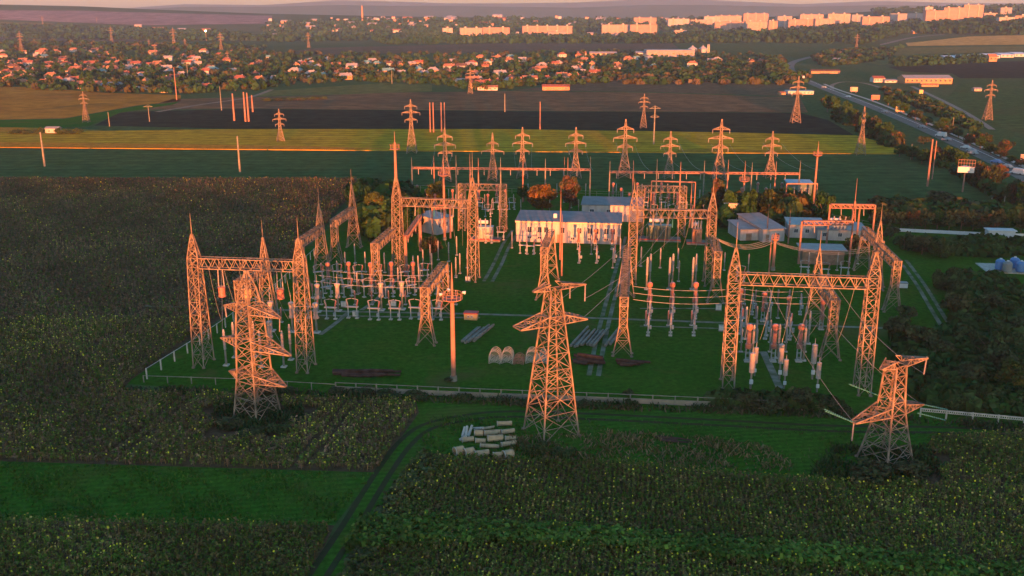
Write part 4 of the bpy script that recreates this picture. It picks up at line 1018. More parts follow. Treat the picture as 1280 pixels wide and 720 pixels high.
# ------------------------------------------------------------------ fences
def fence(pts, label, h=1.6, step=3.0, pix=True, panel=None, m=CONC, rail=2, name='fence', kindp='post', cw=.14, pan_h=0.0):
    P = [G(*p) if pix else Vector((p[0], p[1], 0)) for p in pts]; root = empty(name, tuple(P[0])); tag(root, label, 'fence')
    o = P[0]; k = 0; rl = MB(); pn = MB()
    for a, b in zip(P[:-1], P[1:]):
        L = (b-a).length; n = max(1, int(L/step)); d = (b-a)/n; ang = math.atan2(d.y, d.x)
        for i in range(n):
            q = a+d*i-o
            if k < 96:
                mb = MB(); mb.box((q.x, q.y, h/2), (cw, cw, h), ang); mb.build('post', m, root)
            k += 1; q2 = q+d
            for r_ in range(rail):
                z = h-.08-r_*(h*.45); rl.bar((q.x, q.y, z), (q2.x, q2.y, z), .09)
            if panel and pan_h: pn.box(((q.x+q2.x)/2, (q.y+q2.y)/2, pan_h/2), (d.length-.2, .06, pan_h), ang)
    rl.build('rail', m, root)
    if panel and pan_h: pn.build('panel', panel, root)
    return root
PINK = mat('fence_panel', (.24, .19, .15), .9, scale=.5, col2=(.14, .15, .10))
fence([(180, 478), (300, 482), (420, 489)], 'low post and rail fence at the front left of the yard', step=4, rail=1, h=1.3)
fence([(420, 489), (600, 497), (760, 503), (900, 509), (1048, 516)], 'long low concrete fence along the front of the yard', panel=PINK, pan_h=.9, step=3.2, cw=.2)
fence([(184, 474), (250, 432), (345, 365), (402, 312)], 'line of pale concrete posts between the sunflower field and the yard', h=2.0, step=3.6, m=CONC_L, rail=1, cw=.2)
fn = fence([(1150, 521), (1215, 527), (1345, 539)], 'pale precast openwork fence at the right of the squat pylon', h=1.5, step=3.2, m=CONC_L, rail=1, cw=.22)
fo = G(1150, 521); a = G(1150, 521); b = G(1345, 539); mb = MB(); n = 70
for i in range(n):
    q = a+(b-a)*((i+.5)/n)-fo
    for k in range(8):
        t0, t1 = k*math.pi/4, (k+1)*math.pi/4; d = (b-a).normalized()
        mb.bar((q.x+d.x*.2*math.cos(t0), q.y+d.y*.2*math.cos(t0), 1.15+.2*math.sin(t0)), (q.x+d.x*.2*math.cos(t1), q.y+d.y*.2*math.cos(t1), 1.15+.2*math.sin(t1)), .09)
mb.build('openwork', CONC_L, fn)
w_ = fence([(1112, 289), (1175, 292), (1235, 295), (1330, 298)], 'long white wall below the right hand hedge', h=1.0, step=6, m=WHITE, panel=WHITE, pan_h=.95, rail=1, name='wall')
fence([(470, 236), (640, 242), (800, 247), (1000, 268), (1105, 288)], 'thin wire fence behind the back rows of the yard', h=1.8, step=7, rail=2, cw=.12)

# ------------------------------------------------------------------ stored goods in the foreground
PIPE = mat('old_pale_concrete', (.30, .22, .13), .9, scale=.9, var=.4)
def pipe(X0, X1, Y, r, label, lift=0, group='concrete pipes and poles stacked by the central pylon', hollow=True, tilt=0):
    a = G(X0, Y); b = G(X1, Y+tilt); d = b-a; L = d.length; root = empty('concrete_pipe', (a.x, a.y, lift), math.atan2(d.y, d.x)); tag(root, label, 'pipe', group)
    mb = MB(); n = 18
    vs = []
    for x, rr in ((0, r), (L, r*.97), (L, r*.76), (0, r*.78)):
        vs += [(x, math.cos(2*math.pi*i/n)*rr, r+math.sin(2*math.pi*i/n)*rr) for i in range(n)]
    fs = []
    for k in range(4):
        for i in range(n): fs.append((k*n+i, k*n+(i+1) % n, ((k+1) % 4)*n+(i+1) % n, ((k+1) % 4)*n+i))
    mb.add(vs, fs); mb.build('pipe_wall', PIPE, root)
    mb = MB(); mb.lathe([(r*1.06, 0), (r*1.06, .25), (r*1.0, .3)], (0.02, 0, r), 18, (1, 0, 0)); 
    c = MB()
    for k in range(18):
        t0, t1 = 2*math.pi*k/18, 2*math.pi*(k+1)/18; c.bar((0.08, math.cos(t0)*r*1.0, r+math.sin(t0)*r*1.0), (0.08, math.cos(t1)*r, r+math.sin(t1)*r), .13)
    c.build('collar', CONC_L, root)
    return root
pl = [(568, 579, 569, .62, 'thickest pipe at the left end of the front pipe row'), (580, 592, 570, .60, 'second pipe from the left in the front pipe row'), (593, 611, 570, .42, 'slimmer pipe in the middle of the front pipe row'), (616, 628, 572, .50, 'fourth pipe in the front pipe row'), (629, 641, 573, .62, 'thick pipe at the right end of the front pipe row'),
      (577, 592, 553, .42, 'left pipe of the second row'), (594, 607, 554, .40, 'middle pipe of the second row'), (609, 629, 553, .52, 'longest pipe of the second row'), (631, 645, 552, .42, 'right pipe of the second row'), (600, 624, 559, .36, 'slim pipe between the first two rows'), (626, 645, 558, .34, 'slim pipe at right between the first two rows'),
      (593, 604, 545, .58, 'stout pipe at the left of the third row'), (605, 625, 545, .5, 'middle pipe of the third row'), (626, 643, 542, .36, 'right slim pipe of the third row'), (621, 640, 533, .36, 'single slim pipe at the back of the heap'), (597, 618, 538, .26, 'thin pole at the back left of the heap')]
for (a0, a1, y, r, l) in pl: pipe(a0, a1, y+random.uniform(-1, 1), r*random.uniform(.8, 1.02), l, tilt=random.uniform(-3.5, 1.5))
for k, (X, Y, dx, dy) in enumerate([(578, 547, 3, -6), (582, 548, 2, -8), (585, 547, 5, -8), (592, 537, 12, 5), (575, 551, 8, 1)]):
    a = G(X, Y); b = G(X+dx, Y+dy); mb = MB(); mb.cyl((0, 0, .15), (b.x-a.x, b.y-a.y, .9), .22, .2, 8); o = mb.build('concrete_stub', CONC_L, None, tuple(a)); tag(o, 'short pale broken stub lying at the left of the pipe heap', 'concrete stub', 'broken stubs by the pipe heap')
def slabs(x0, x1, yb, n, L, label, group, w=.42, name='concrete_pole', m=CONC, gaps=()):
    for k in range(n):
        if k in gaps: continue
        X = x0+(x1-x0)*k/max(1, n-1)+random.uniform(-.8, .8); a = G(X, yb+random.uniform(-2, 2)); LL = L*random.uniform(.85, 1.05)
        ang = math.pi/2-R(12)-TH+random.uniform(-.03, .03)
        mb = MB(); w1 = w*.75; vs = [(0, -w/2, 0), (0, w/2, 0), (0, w/2, w), (0, -w/2, w), (LL, -w1/2, 0), (LL, w1/2, 0), (LL, w1/2, w1), (LL, -w1/2, w1)]
        mb.add(vs, [(0, 1, 2, 3), (7, 6, 5, 4), (0, 4, 5, 1), (1, 5, 6, 2), (2, 6, 7, 3), (3, 7, 4, 0)])
        o = mb.build(name, m, None, (a.x, a.y, .12+(k % 2)*.25), ang); tag(o, label, 'concrete pole', group)
slabs(577, 594, 429, 8, 10.5, 'long grey concrete pole lying in the stack right of the platform mast', 'concrete poles stacked on the lawn')
slabs(713, 742, 434, 12, 10.5, 'grey concrete pole lying in the stack right of the central pylon', 'concrete poles right of the central pylon', gaps=(4, 7))
slabs(757, 763, 432, 3, 10, 'grey pole lying left of the gantry column foot', 'concrete poles by the yard road')
def frame_cage(px, w, h, label, m=CONC_L, roundtop=True):
    p = G(*px); r = empty('bundle_of_frames', tuple(p), -TH); tag(r, label, 'frame', 'rounded steel frames stored on the lawn')
    for k in range(4):
        mb = MB(); y = k*.7; prev = None
        for i in range(13):
            t = math.pi*i/12; q = (-math.cos(t)*w/2, y, h*.45+math.sin(t)*h*.55)
            if prev: mb.bar(prev, q, .07)
            prev = q
        mb.bar((-w/2, y, 0), (-w/2, y, h*.45), .07); mb.bar((w/2, y, 0), (w/2, y, h*.45), .07)
        for j in range(4):
            z = h*(.12+.2*j); mb.bar((-w/2, y, z), (w/2, y, z+.1), .045)
        mb.bar((-w/2, y, 0), (w/2, y, h*.45), .05); mb.bar((w/2, y, 0), (-w/2, y, h*.45), .05)
        mb.build('hoop', m, r)
    return r
for X, l in ((618, 'leftmost rounded steel frame on the lawn'), (633.5, 'second rounded steel frame on the lawn'), (664, 'rounded steel frame seen through the central pylon legs')):
    frame_cage((X, 455), 2.0, 2.5, l)
frame_cage((648, 456), 1.8, 1.5, 'low brown steel frame between two rounded pale ones', STEEL_RUST); frame_cage((678, 455), 1.4, 2.2, 'teal-grey rounded frame behind the central pylon', GREYP)
def log_pile(px, px2, label, n=14, r=.28, h=.9):
    a = G(*px); b = G(*px2); d = b-a; L = d.length; root = empty('timber_pile', tuple(a), math.atan2(d.y, d.x)); tag(root, label, 'timber')
    for k in range(n):
        mb = MB(); x = random.uniform(0, L*.7); y = random.uniform(-1, 1); z = r+random.uniform(0, h)*(1-abs(y)); mb.cyl((x, y, z), (x+random.uniform(2, 5), y+random.uniform(-.4, .4), z+random.uniform(-.1, .1)), r, r*.8, 7); mb.build('log', DARKW, root)
log_pile((412, 468), (500, 470), 'long dark heap of old timbers on the front left lawn', 26, .26, .8)
log_pile((716, 452), (738, 455), 'black heap of old timbers right of the central pylon', 22, .35, 1.4)
log_pile((768, 455), (782, 456), 'small dark pile of timbers before the gantry foot', 10, .3, 1.0)
mb = MB(); mb.lathe([(.45, 0), (.62, .08), (.62, .22), (.4, .28)], n=14); o = mb.build('tyre', RUBBER, None, tuple(G(829, 548))); tag(o, 'dark old tyre lying in the grass right of the central pylon', 'tyre'); 
log_pile((816, 549), (836, 551), 'low dark stack of boards in the grass right of the central pylon', 7, .16, .25)

# ------------------------------------------------------------------ wires
def wire(a, b, sag, label, group, r=.035, n=14):
    a = Vector(a); b = Vector(b); mb = MB(); prev = a
    for i in range(1, n+1):
        t = i/n; q = a+(b-a)*t; q.z -= sag*4*t*(1-t); mb.bar(prev, q, r*1.3); prev = q
    o = mb.build('wire', ALU); tag(o, label, 'wire', group)
for k in range(3):
    A = G(790, 394+k*9); B = G(930, 396+k*9); A.z = B.z = 6.2
    wire(A, B, .8, 'thin conductor strung across the three equipment lines', 'conductors right of the yard road', .04)
for k in range(3):
    wire(tuple(G(395, 392)+Vector((0, k*4.5, 7.0))), tuple(G(548, 400)+Vector((0, k*4.5, 7.0))), .6, 'thin conductor above the left breaker row', 'conductors over the left yard', .035)
for k in range(3):
    wire(tuple(G(925, 418)+Vector((0, k*4, 7.2))), tuple(G(1015, 424)+Vector((0, k*4, 7.2))), .5, 'thin conductor above the right yard equipment', 'conductors over the right yard', .035)
for k in range(4):
    wire(tuple(G(884, 352)+Vector((.8, k*1.2, 10.5))), tuple(G(965, 338)+Vector((0, k*1.5, 7))), 2.2, 'sagging conductor between the bright gantry and the sheds', 'conductors before the sheds', .045)
for k in range(3):
    wire(tuple(G(969, 338)+Vector((0, k*1.5, 6.5))), tuple(G(1090, 358)+Vector((0, k*1.5, 8.5))), 1.6, 'sagging conductor in front of the garage', 'conductors before the garage', .04)

# line conductors from the front pylons to the gantries, and down-droppers
def arm_tip(px, rz, x, z):
    p = G(*px); return (p.x+x*math.cos(rz), p.y+x*math.sin(rz), z)
for (px, rz, tips), (ga, gb, gh), l in [(((322, 519), R(-33), [(-6.7, 11.3), (7.9, 11.3), (6.3, 16.8)]), (G(255, 455), G(383, 461), 17.6), 'thin line conductor from the front left pylon to its gantry'),
        (((1106, 575), R(29), [(-7.1, 7.2), (6.1, 7.2), (6.1, 11.7)]), (G(909, 481), G(1077, 489), 17.5), 'thin line conductor from the squat pylon to the front right gantry'),
        (((689, 541), R(28), [(-5.7, 17.1), (5.1, 17.1), (5.3, 20)]), (G(789, 353), G(885, 355), 15.4), 'thin line conductor from the central pylon to the bright gantry')]:
    for k, (x, z) in enumerate(tips):
        q = ga+(gb-ga)*(.25+.25*k); wire(arm_tip(px, rz, x, z), (q.x, q.y, gh), 1.4, l, 'line conductors to the gantries', .022, 20)
for (ga, gb, gh), l in [((G(255, 455), G(383, 461), 17.4), 'front left'), ((G(909, 481), G(1077, 489), 17.4), 'front right'), ((G(789, 353), G(885, 355), 15.2), 'bright middle'), ((G(499, 345), G(592, 350), 16.8), 'wide left')]:
    for k in range(6):
        q = ga+(gb-ga)*(.14+.145*k); wire((q.x, q.y-.3, gh), (q.x+random.uniform(-1, 1), q.y+random.uniform(4, 9), 6.2), 1.0, 'thin dropper hanging from the %s gantry beam to the equipment' % l, 'droppers below the gantry beams', .025, 8)
for i, (X, Yb) in enumerate([(557, 226), (653, 222), (719, 222), (780, 222), (836, 223), (898, 224), (962, 222)]):
    p = G(X, Yb)
    for s_ in (-1, 1): wire((p.x+s_*3.4, p.y, 13), (p.x+s_*2.4, G(X, 254).y, 10.8), 1.8, 'faint conductor from the back pylon row down to the busbar frame', 'conductors of the back pylon row', .03, 12)
    if i: q = None

# ------------------------------------------------------------------ crops
def crop(name, pxpoly, dens, row, h, kind, label, tintset, excl=(), angle=0.0, yellow=.2, leaves=6, stalk=True, seed=1, lush=0.0, mult=1.0, patch=0.5):
    rg = np.random.default_rng(seed); P = np.array(gp(pxpoly)); x0, y0 = P.min(0); x1, y1 = P.max(0)
    ca, sa = math.cos(angle), math.sin(angle); D = math.hypot(x1-x0, y1-y0)
    sp_ = 1/(dens*row)
    u = np.arange(-D, D, row); v_ = np.arange(-D, D, sp_)
    U, V = np.meshgrid(u, v_); U = U.reshape(-1)+rg.normal(0, row*.12, U.size); V = V.reshape(-1)+rg.uniform(-.5, .5, V.size)*sp_
    cx, cy = (x0+x1)/2, (y0+y1)/2
    px = cx+U*ca-V*sa; py = cy+U*sa+V*ca
    k = in_poly(px, py, [tuple(p) for p in P]); px, py = px[k], py[k]
    ok = np.ones(len(px), bool)
    for ex in excl: ok &= ((px-ex[0])**2+((py-ex[1])*ex[3] if len(ex) > 3 else (py-ex[1]))**2) > (ex[2]*(1+.25*np.sin(5*np.arctan2(py-ex[1], px-ex[0]))))**2
    if seed in (2, 3):
        tl_ = np.abs(((px-cx)*ca+(py-cy)*sa+2*np.sin(py*.03)) % 27-13.5); ok &= (np.abs(tl_-1.0) > .32)
    # patchy thinning
    pn = np.sin(px*.11+1.3)*np.sin(py*.13+.7)+np.sin(px*.31+py*.23)*.6+np.sin(px*.053-py*.071)*.8
    ok &= rg.uniform(0, 1, len(px)) < 1-.30*(pn > .9)
    px, py, pn = px[ok], py[ok], pn[ok]; n = len(px); pz = T(px, py)
    hh = h*rg.uniform(.7, 1.15, n)*(1+.12*np.clip(pn, -1, 1))
    C, AX, AY, TI = [], [], [], []
    cols = np.array(tintset)
    base = cols[rg.integers(0, len(cols), n)]*rg.uniform(.7, 1.35, n)[:, None]*(1+patch*.25*pn)[:, None]
    if stalk:
        a = rg.uniform(0, math.pi, n)
        C.append(np.stack([px, py, pz+hh*.45], -1)); AX.append(np.stack([np.cos(a)*.035, np.sin(a)*.035, 0*a], -1)); AY.append(np.stack([rg.normal(0, .06, n), rg.normal(0, .06, n), hh*.45], -1)); TI.append(base*np.array([1.25, 1.1, .9]))
    for j in range(leaves):
        a = rg.uniform(0, 2*math.pi, n); r_ = rg.uniform(.05, .32, n)*(1+lush); z = hh*rg.uniform(.35, .97, n)
        s_ = rg.uniform(.10, .21, n)*(1+lush)*mult; tl = rg.uniform(-1.1, .5, n)
        C.append(np.stack([px+np.cos(a)*r_, py+np.sin(a)*r_, pz+z], -1))
        AX.append(np.stack([np.cos(a)*np.cos(tl), np.sin(a)*np.cos(tl), np.sin(tl)], -1)*s_[:, None])
        AY.append(np.stack([-np.sin(a), np.cos(a), 0*a], -1)*(s_*.8)[:, None]); TI.append(base*rg.uniform(.7, 1.3, n)[:, None])
    # heads
    kk = rg.uniform(0, 1, n) < yellow*(1+.6*pn)
    m_h = int(kk.sum()); a = rg.uniform(0, 2*math.pi, m_h); tl = rg.uniform(-.2, 1.3, m_h); s_ = rg.uniform(.09, .16, m_h)*mult
    ax = np.stack([-np.sin(a), np.cos(a), 0*a], -1)*s_[:, None]
    nrm = np.stack([np.cos(a)*np.cos(tl), np.sin(a)*np.cos(tl), np.sin(tl)], -1)
    ay = np.cross(nrm, ax)
    C.append(np.stack([px[kk], py[kk], pz[kk]+hh[kk]*1.0+.03], -1)); AX.append(ax); AY.append(ay)
    hc = np.array([[.46, .44, .03], [.34, .34, .04], [.34, .28, .08], [.13, .15, .03]])[rg.integers(0, 4, m_h)]; TI.append(hc*rg.uniform(.6, 1.2, m_h)[:, None])
    o = quads_mesh(name, np.concatenate(C), np.concatenate(AX), np.concatenate(AY), np.concatenate(TI).astype(np.float32), CROPM)
    tag(o, label, 'crop', kind='stuff'); return n
GRN = [(.064, .104, .014), (.082, .10, .018), (.105, .098, .026), (.050, .092, .012), (.125, .090, .034)]
BRN = [(.125, .088, .042), (.10, .080, .034), (.15, .09, .052), (.080, .075, .028)]
pB = G(323, 521); pC = G(1106, 576); pA = G(689, 545)
bigfield = [(-90, 223), (452, 224.5), (392, 299), (298, 383), (163, 475), (150, 491), (520, 503), (521, 516), (468, 590), (0, 576), (-90, 574)]
crop('sunflower_field', [(-90, 400), (268, 400), (163, 475), (150, 491), (520, 503), (521, 516), (468, 590), (0, 576), (-90, 574)], 4.2, .6, 1.05, 'stuff', 'ripening sunflower field at left with scattered yellow heads', GRN+BRN[:2]+BRN[2:3], [(pB.x, pB.y-1, 7.5)], -TH, .22, 6, seed=2, mult=.8)
crop('sunflower_field', [(-90, 223), (452, 224.5), (392, 299), (298, 383), (268, 400), (-90, 400)], 2.2, .7, 1.0, 'stuff', 'large brownish sunflower field reaching back to the dark green field', BRN+GRN[:1], (), -TH, .07, 5, seed=3, mult=1.0)
crop('sunflower_field', [(-90, 651), (415, 659), (368, 760), (-90, 760)], 4.5, .62, 1.2, 'stuff', 'dark sunflower rows in the lower left corner', GRN, (), -TH, .2, 6, seed=4, mult=.78)
crop('sunflower_field', [(520, 572), (640, 576), (760, 581), (900, 592), (1060, 606), (1140, 602), (1166, 548), (1360, 540), (1400, 780), (400, 780)], 4.5, .62, 1.2, 'stuff', 'sunflower rows in the foreground right of the dirt track', GRN, [(pC.x, pC.y-2, 8, 1.5)], -TH, .22, 6, seed=5, mult=.78)
crop('weed_band', [(452, 652), (560, 655), (720, 668), (900, 680), (1100, 698), (1340, 722), (1340, 745), (1000, 712), (760, 690), (600, 682), (430, 690)], 5, .5, 1.45, 'stuff', 'lush green band of weeds crossing the foreground sunflower rows', [(.045, .105, .014), (.06, .115, .018), (.07, .11, .02)], (), -TH, .03, 10, seed=6, lush=.6, mult=.85)
crop('weed_band', [(420, 730), (458, 664), (484, 622), (508, 590), (530, 566), (552, 584), (490, 650), (448, 735)], 3, .6, 1.1, 'stuff', 'green weedy margin along the right side of the dirt track', [(.05, .07, .022), (.06, .075, .03)], (), 0, .06, 7, seed=8, lush=.4)
def grass(name, pxpoly, dens, h, label, cols, seed, w=.05, excl=()):
    rg = np.random.default_rng(seed); P = np.array(gp(pxpoly)); x0, y0 = P.min(0); x1, y1 = P.max(0)
    n = int((x1-x0)*(y1-y0)*dens); px = rg.uniform(x0, x1, n); py = rg.uniform(y0, y1, n); k = in_poly(px, py, [tuple(p) for p in P]); px, py = px[k], py[k]
    pn = np.sin(px*.4+1.3)*np.sin(py*.5+.7)+np.sin(px*1.1+py*.9)*.5
    k = rg.uniform(-1.2, 1, len(px)) < pn+.35; px, py, pn = px[k], py[k], pn[k]; n = len(px); pz = T(px, py); hh = h*rg.uniform(.4, 1.2, n)*(1+.3*pn)
    a = rg.uniform(0, math.pi*2, n); C = np.stack([px, py, pz+hh*.5], -1); AX = np.stack([np.cos(a)*w, np.sin(a)*w, 0*a], -1); AY = np.stack([rg.normal(0, .3, n)*hh, rg.normal(0, .3, n)*hh, hh*.5], -1)
    cols = np.array(cols); t = cols[rg.integers(0, len(cols), n)]*rg.uniform(.7, 1.3, n)[:, None]
    tag(quads_mesh(name, C, AX, AY, t.astype(np.float32), CROPM), label, 'grass', kind='stuff')
GG = [(.024, .085, .009), (.03, .10, .012), (.045, .10, .014)]
grass('crop_grass', [(-90, 577), (0, 579), (468, 593), (416, 656), (-90, 647)], 9, .34, 'bright green low crop strip in the lower left', GG, 11, .09)
grass('weeds', [(636, 548), (760, 540), (860, 545), (960, 560), (1000, 590), (760, 583), (640, 578)], 9, .6, 'tall dry weeds beneath and right of the central pylon', [(.14, .105, .05), (.10, .09, .035), (.05, .08, .02), (.16, .12, .065)], 12, .09)
grass('weeds', [(535, 520), (660, 522), (660, 576), (545, 572), (505, 600), (530, 545)], 6, .42, 'green weeds growing round the concrete pipes', GG+[(.06, .07, .03)], 13, .08)
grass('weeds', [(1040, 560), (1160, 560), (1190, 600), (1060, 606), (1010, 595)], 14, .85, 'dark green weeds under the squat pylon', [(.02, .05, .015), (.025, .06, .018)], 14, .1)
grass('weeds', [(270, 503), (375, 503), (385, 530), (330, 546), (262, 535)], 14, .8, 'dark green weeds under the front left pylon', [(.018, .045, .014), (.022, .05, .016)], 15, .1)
grass('weeds', [(640, 520), (1040, 536), (1340, 545), (1340, 560), (1165, 560), (1040, 600), (760, 545), (640, 548)], 3, .3, 'short rough grass on the verge beside the dirt track', GG+[(.06, .075, .03)], 16, .08)
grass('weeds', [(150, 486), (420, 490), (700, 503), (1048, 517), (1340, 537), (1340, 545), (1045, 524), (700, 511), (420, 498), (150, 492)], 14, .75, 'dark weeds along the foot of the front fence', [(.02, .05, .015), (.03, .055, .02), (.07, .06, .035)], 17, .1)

# ------------------------------------------------------------------ trees near the yard
TG = dict(tint=(.042, .062, .024)); 
BUSH_A = make_tree('bush', 4.0, 3.4, 22, 60, .38, (.030, .052, .018), (.042, .062, .022), .02)
BUSH_B = make_tree('bush', 5.2, 3.0, 20, 60, .42, (.038, .055, .022), (.055, .062, .028), .02)
BUSH_R = make_tree('bush', 5.0, 3.2, 22, 60, .42, (.07, .042, .02), (.028, .042, .016), .02)
TREE_G = make_tree('tree', 9.0, 4.0, 30, 70, .5, (.018, .055, .012), (.026, .062, .016))
TREE_O = make_tree('tree', 9.0, 4.4, 38, 90, .45, (.10, .052, .012), (.07, .048, .012))
TREE_Y = make_tree('tree', 8.0, 3.6, 28, 70, .5, (.08, .065, .014), (.032, .05, .014))
TREE_D = make_tree('tree', 10.0, 3.6, 30, 80, .5, (.07, .042, .025), (.04, .045, .022))
def tree_at(proto, H, X, Yb, wpx, hpx_, label, cat='tree', group='trees around the substation', W=None):
    p = G(X, Yb); m = mpx(p); h = hpx_*m*1.02; w = wpx*m/2
    s = (w/W, w/W, h/H)
    return put(proto, tuple(p), random.uniform(0, 6.28), label, group, s, cat)
def TR(kind, X, Yb, w, h, label, cat='tree', group='trees around the substation'):
    d = {'a': (BUSH_A, 4.0, 3.4), 'b': (BUSH_B, 5.2, 3.0), 'r': (BUSH_R, 5.0, 3.2), 'g': (TREE_G, 9, 4), 'o': (TREE_O, 9, 4.4), 'y': (TREE_Y, 8, 3.6), 'd': (TREE_D, 10, 3.6)}[kind]
    return tree_at(d[0], d[1], X, Yb, w, h, label, cat, group, d[2])
TR('o', 678, 266, 46, 40, 'round orange-brown autumn tree behind the office block')
TR('d', 712, 266, 30, 48, 'dark reddish conical tree right of the round autumn tree')
TR('g', 655, 252, 20, 22, 'green tree just left of the round autumn tree')
TR('y', 544, 260, 34, 36, 'yellowing tree between the floodlight mast and the back gantry')
for X, Yb, w, h, k, l in [(452, 278, 34, 52, 'g', 'dark green tree at the sunflower field corner'), (470, 285, 32, 50, 'y', 'green tree with a yellow patch by the field corner'), (486, 292, 30, 44, 'g', 'green tree directly left of the tall mast foot'), (440, 262, 26, 30, 'g', 'small dark tree at the very corner of the sunflower field'), (505, 275, 30, 40, 'y', 'yellow-brown tree right of the tall mast'), (520, 292, 30, 40, 'g', 'dark tree behind the wide gantry beam'), (462, 300, 26, 26, 'b', 'low bush below the corner trees'), (540, 318, 30, 26, 'r', 'reddish bush in front of the small pale building')]:
    TR(k, X, Yb, w, h, l)
for X, Yb, w, h, k, l in [(895, 272, 24, 50, 'd', 'dark rusty tree behind the bright gantry right leg'), (912, 280, 26, 44, 'g', 'dark green tree left of the sheds'), (936, 284, 28, 50, 'g', 'big dark tree behind the small shed'), (962, 282, 34, 50, 'y', 'ochre tree behind the larger shed'), (984, 276, 28, 36, 'd', 'brownish tree beside the ochre tree'), (1028, 282, 34, 44, 'g', 'dark tree behind the far right portal frame'), (1015, 256, 24, 20, 'g', 'small dark tree at the back right corner'), (1052, 292, 28, 24, 'b', 'bush between the far right portal legs'), (1066, 320, 34, 26, 'b', 'green bush right of the garage'), (1040, 318, 20, 14, 'b', 'low bush behind the garage')]:
    TR(k, X, Yb, w, h, l)
# right hand hedge and bushes
for i, X in enumerate(range(1096, 1300, 15)):
    TR('rbg'[i % 3] if i % 2 else 'b', X, 286+(X-1096)*.03+random.uniform(-2, 3), random.uniform(22, 32), random.uniform(20, 30), 'bush with %s top in the hedge behind the long white wall' % ('reddish' if i % 2 else 'green'), 'bush', 'hedge behind the long white wall')
for X, Yb, w, h in [(1130, 312, 30, 22), (1152, 318, 34, 24), (1176, 322, 34, 26), (1205, 318, 30, 16), (1112, 300, 24, 20), (1192, 352, 22, 20), (1178, 362, 30, 26), (1205, 372, 40, 26), (1196, 400, 44, 36), (1236, 388, 40, 22), (1268, 398, 44, 24), (1130, 402, 30, 22), (1122, 428, 44, 34), (1146, 440, 50, 36), (1172, 452, 44, 30), (1205, 436, 40, 28), (1230, 448, 50, 34), (1262, 440, 44, 34), (1248, 470, 50, 38), (1276, 482, 40, 40), (1212, 486, 50, 34), (1182, 492, 40, 30), (1190, 512, 36, 22), (1234, 506, 46, 30), (1268, 512, 40, 26), (1150, 474, 34, 24), (1160, 500, 30, 18), (1275, 420, 40, 26), (1240, 418, 30, 18), (1210, 410, 26, 18)]:
    TR(random.choice('aab'), X, Yb, w, h, 'dark green bush on the overgrown ground right of the yard', 'bush', 'bushes right of the yard')
TR('y', 1262, 492, 44, 48, 'yellow-green tree near the right frame edge above the openwork fence')
for X, Yb, w, h in [(455, 492, 34, 8), (490, 495, 40, 9), (525, 497, 40, 9), (580, 500, 26, 10), (420, 491, 26, 8), (785, 495, 16, 9), (790, 505, 20, 8), (935, 512, 40, 22), (965, 516, 40, 20), (1000, 512, 44, 30), (1030, 514, 34, 20), (1085, 600, 60, 26), (1140, 598, 50, 22), (670, 565, 40, 16), (705, 570, 40, 14), (330, 492, 30, 9), (360, 492, 24, 8), (660, 506, 26, 8), (730, 508, 26, 8), (1052, 520, 30, 14), (562, 477, 14, 6), (285, 535, 40, 12), (350, 538, 44, 12), (318, 545, 44, 9)]:
    TR(random.choice('ab'), X, Yb, w, h, 'low dark bush in the weeds along the front of the yard', 'bush', 'bushes along the front of the yard')
TR('b', 1172, 252, 44, 14, 'wide low green thicket on the field right of the substation', 'bush'); TR('b', 1154, 180, 22, 10, 'dark bush on the field below the highway', 'bush')
# highway trees
for X, Yb, w, h, k in [(1034, 140, 16, 22, 'g'), (1042, 142, 16, 22, 'g'), (1048, 152, 18, 22, 'g'), (1056, 150, 18, 24, 'g'), (1064, 156, 18, 22, 'g'), (1071, 160, 18, 22, 'r'), (1078, 162, 18, 22, 'g'), (1085, 168, 20, 24, 'g'), (1092, 170, 20, 26, 'r'), (1099, 175, 20, 22, 'g'), (1106, 176, 22, 24, 'g'), (1120, 182, 20, 20, 'r'), (1124, 196, 20, 16, 'g'), (1140, 200, 22, 18, 'g'), (1152, 205, 22, 20, 'g'), (1170, 205, 26, 24, 'r'), (1186, 208, 26, 26, 'g'), (1200, 212, 22, 24, 'g'), (1222, 230, 30, 30, 'r'), (1236, 238, 30, 34, 'r'), (1248, 232, 24, 28, 'd'), (1268, 258, 30, 36, 'r'), (1282, 264, 30, 42, 'g'), (1260, 250, 20, 20, 'r'), (1036, 134, 12, 12, 'g')]:
    TR(k, X, Yb, w, h, 'tree with %s leaves on the near side of the highway' % ({'g': 'dark green', 'r': 'reddish', 'y': 'yellowish', 'd': 'brown'}[k]), 'tree', 'trees lining the near side of the highway')
for i, (X, Yb) in enumerate([(1130, 142), (1144, 150), (1158, 156), (1172, 163), (1186, 170), (1198, 172), (1212, 182), (1225, 186), (1238, 193), (1250, 197), (1262, 204), (1276, 208), (1110, 132), (1120, 137), (1230, 180), (1215, 176), (1256, 190), (1180, 160)]):
    k = 'grggr'[i % 5]
    TR(k, X, Yb, random.uniform(16, 26), random.uniform(10, 17), 'tree with %s leaves on the far side of the highway' % ({'g': 'dark green', 'r': 'reddish', 'd': 'brown'}[k]), 'tree', 'trees lining the far side of the highway')
# green island with hut on the stubble field
for X, w in [(16, 16), (26, 16), (36, 18), (48, 16), (78, 20), (90, 20), (98, 14)]: TR('a', X, 167.5, w, 5+(X % 5), 'low dark bush in the island on the yellow field at left', 'bush', 'bush island on the left yellow field')
building((57, 167), 6.5, 4, 2.4, 'tiny orange-lit hut among bushes on the left yellow field', gable=.8, roof=ROOFL, wins=[(2, 1.3, .9, .8)], rz=0, name='hut', cat='hut')
for X in range(332, 412, 8): TR('a' if X % 3 else 'y', X, 126.5-(X-332)*.03, 12, 4+X % 4, 'low bush in the thin row on the brown field', 'bush', 'bush row on the brown field')

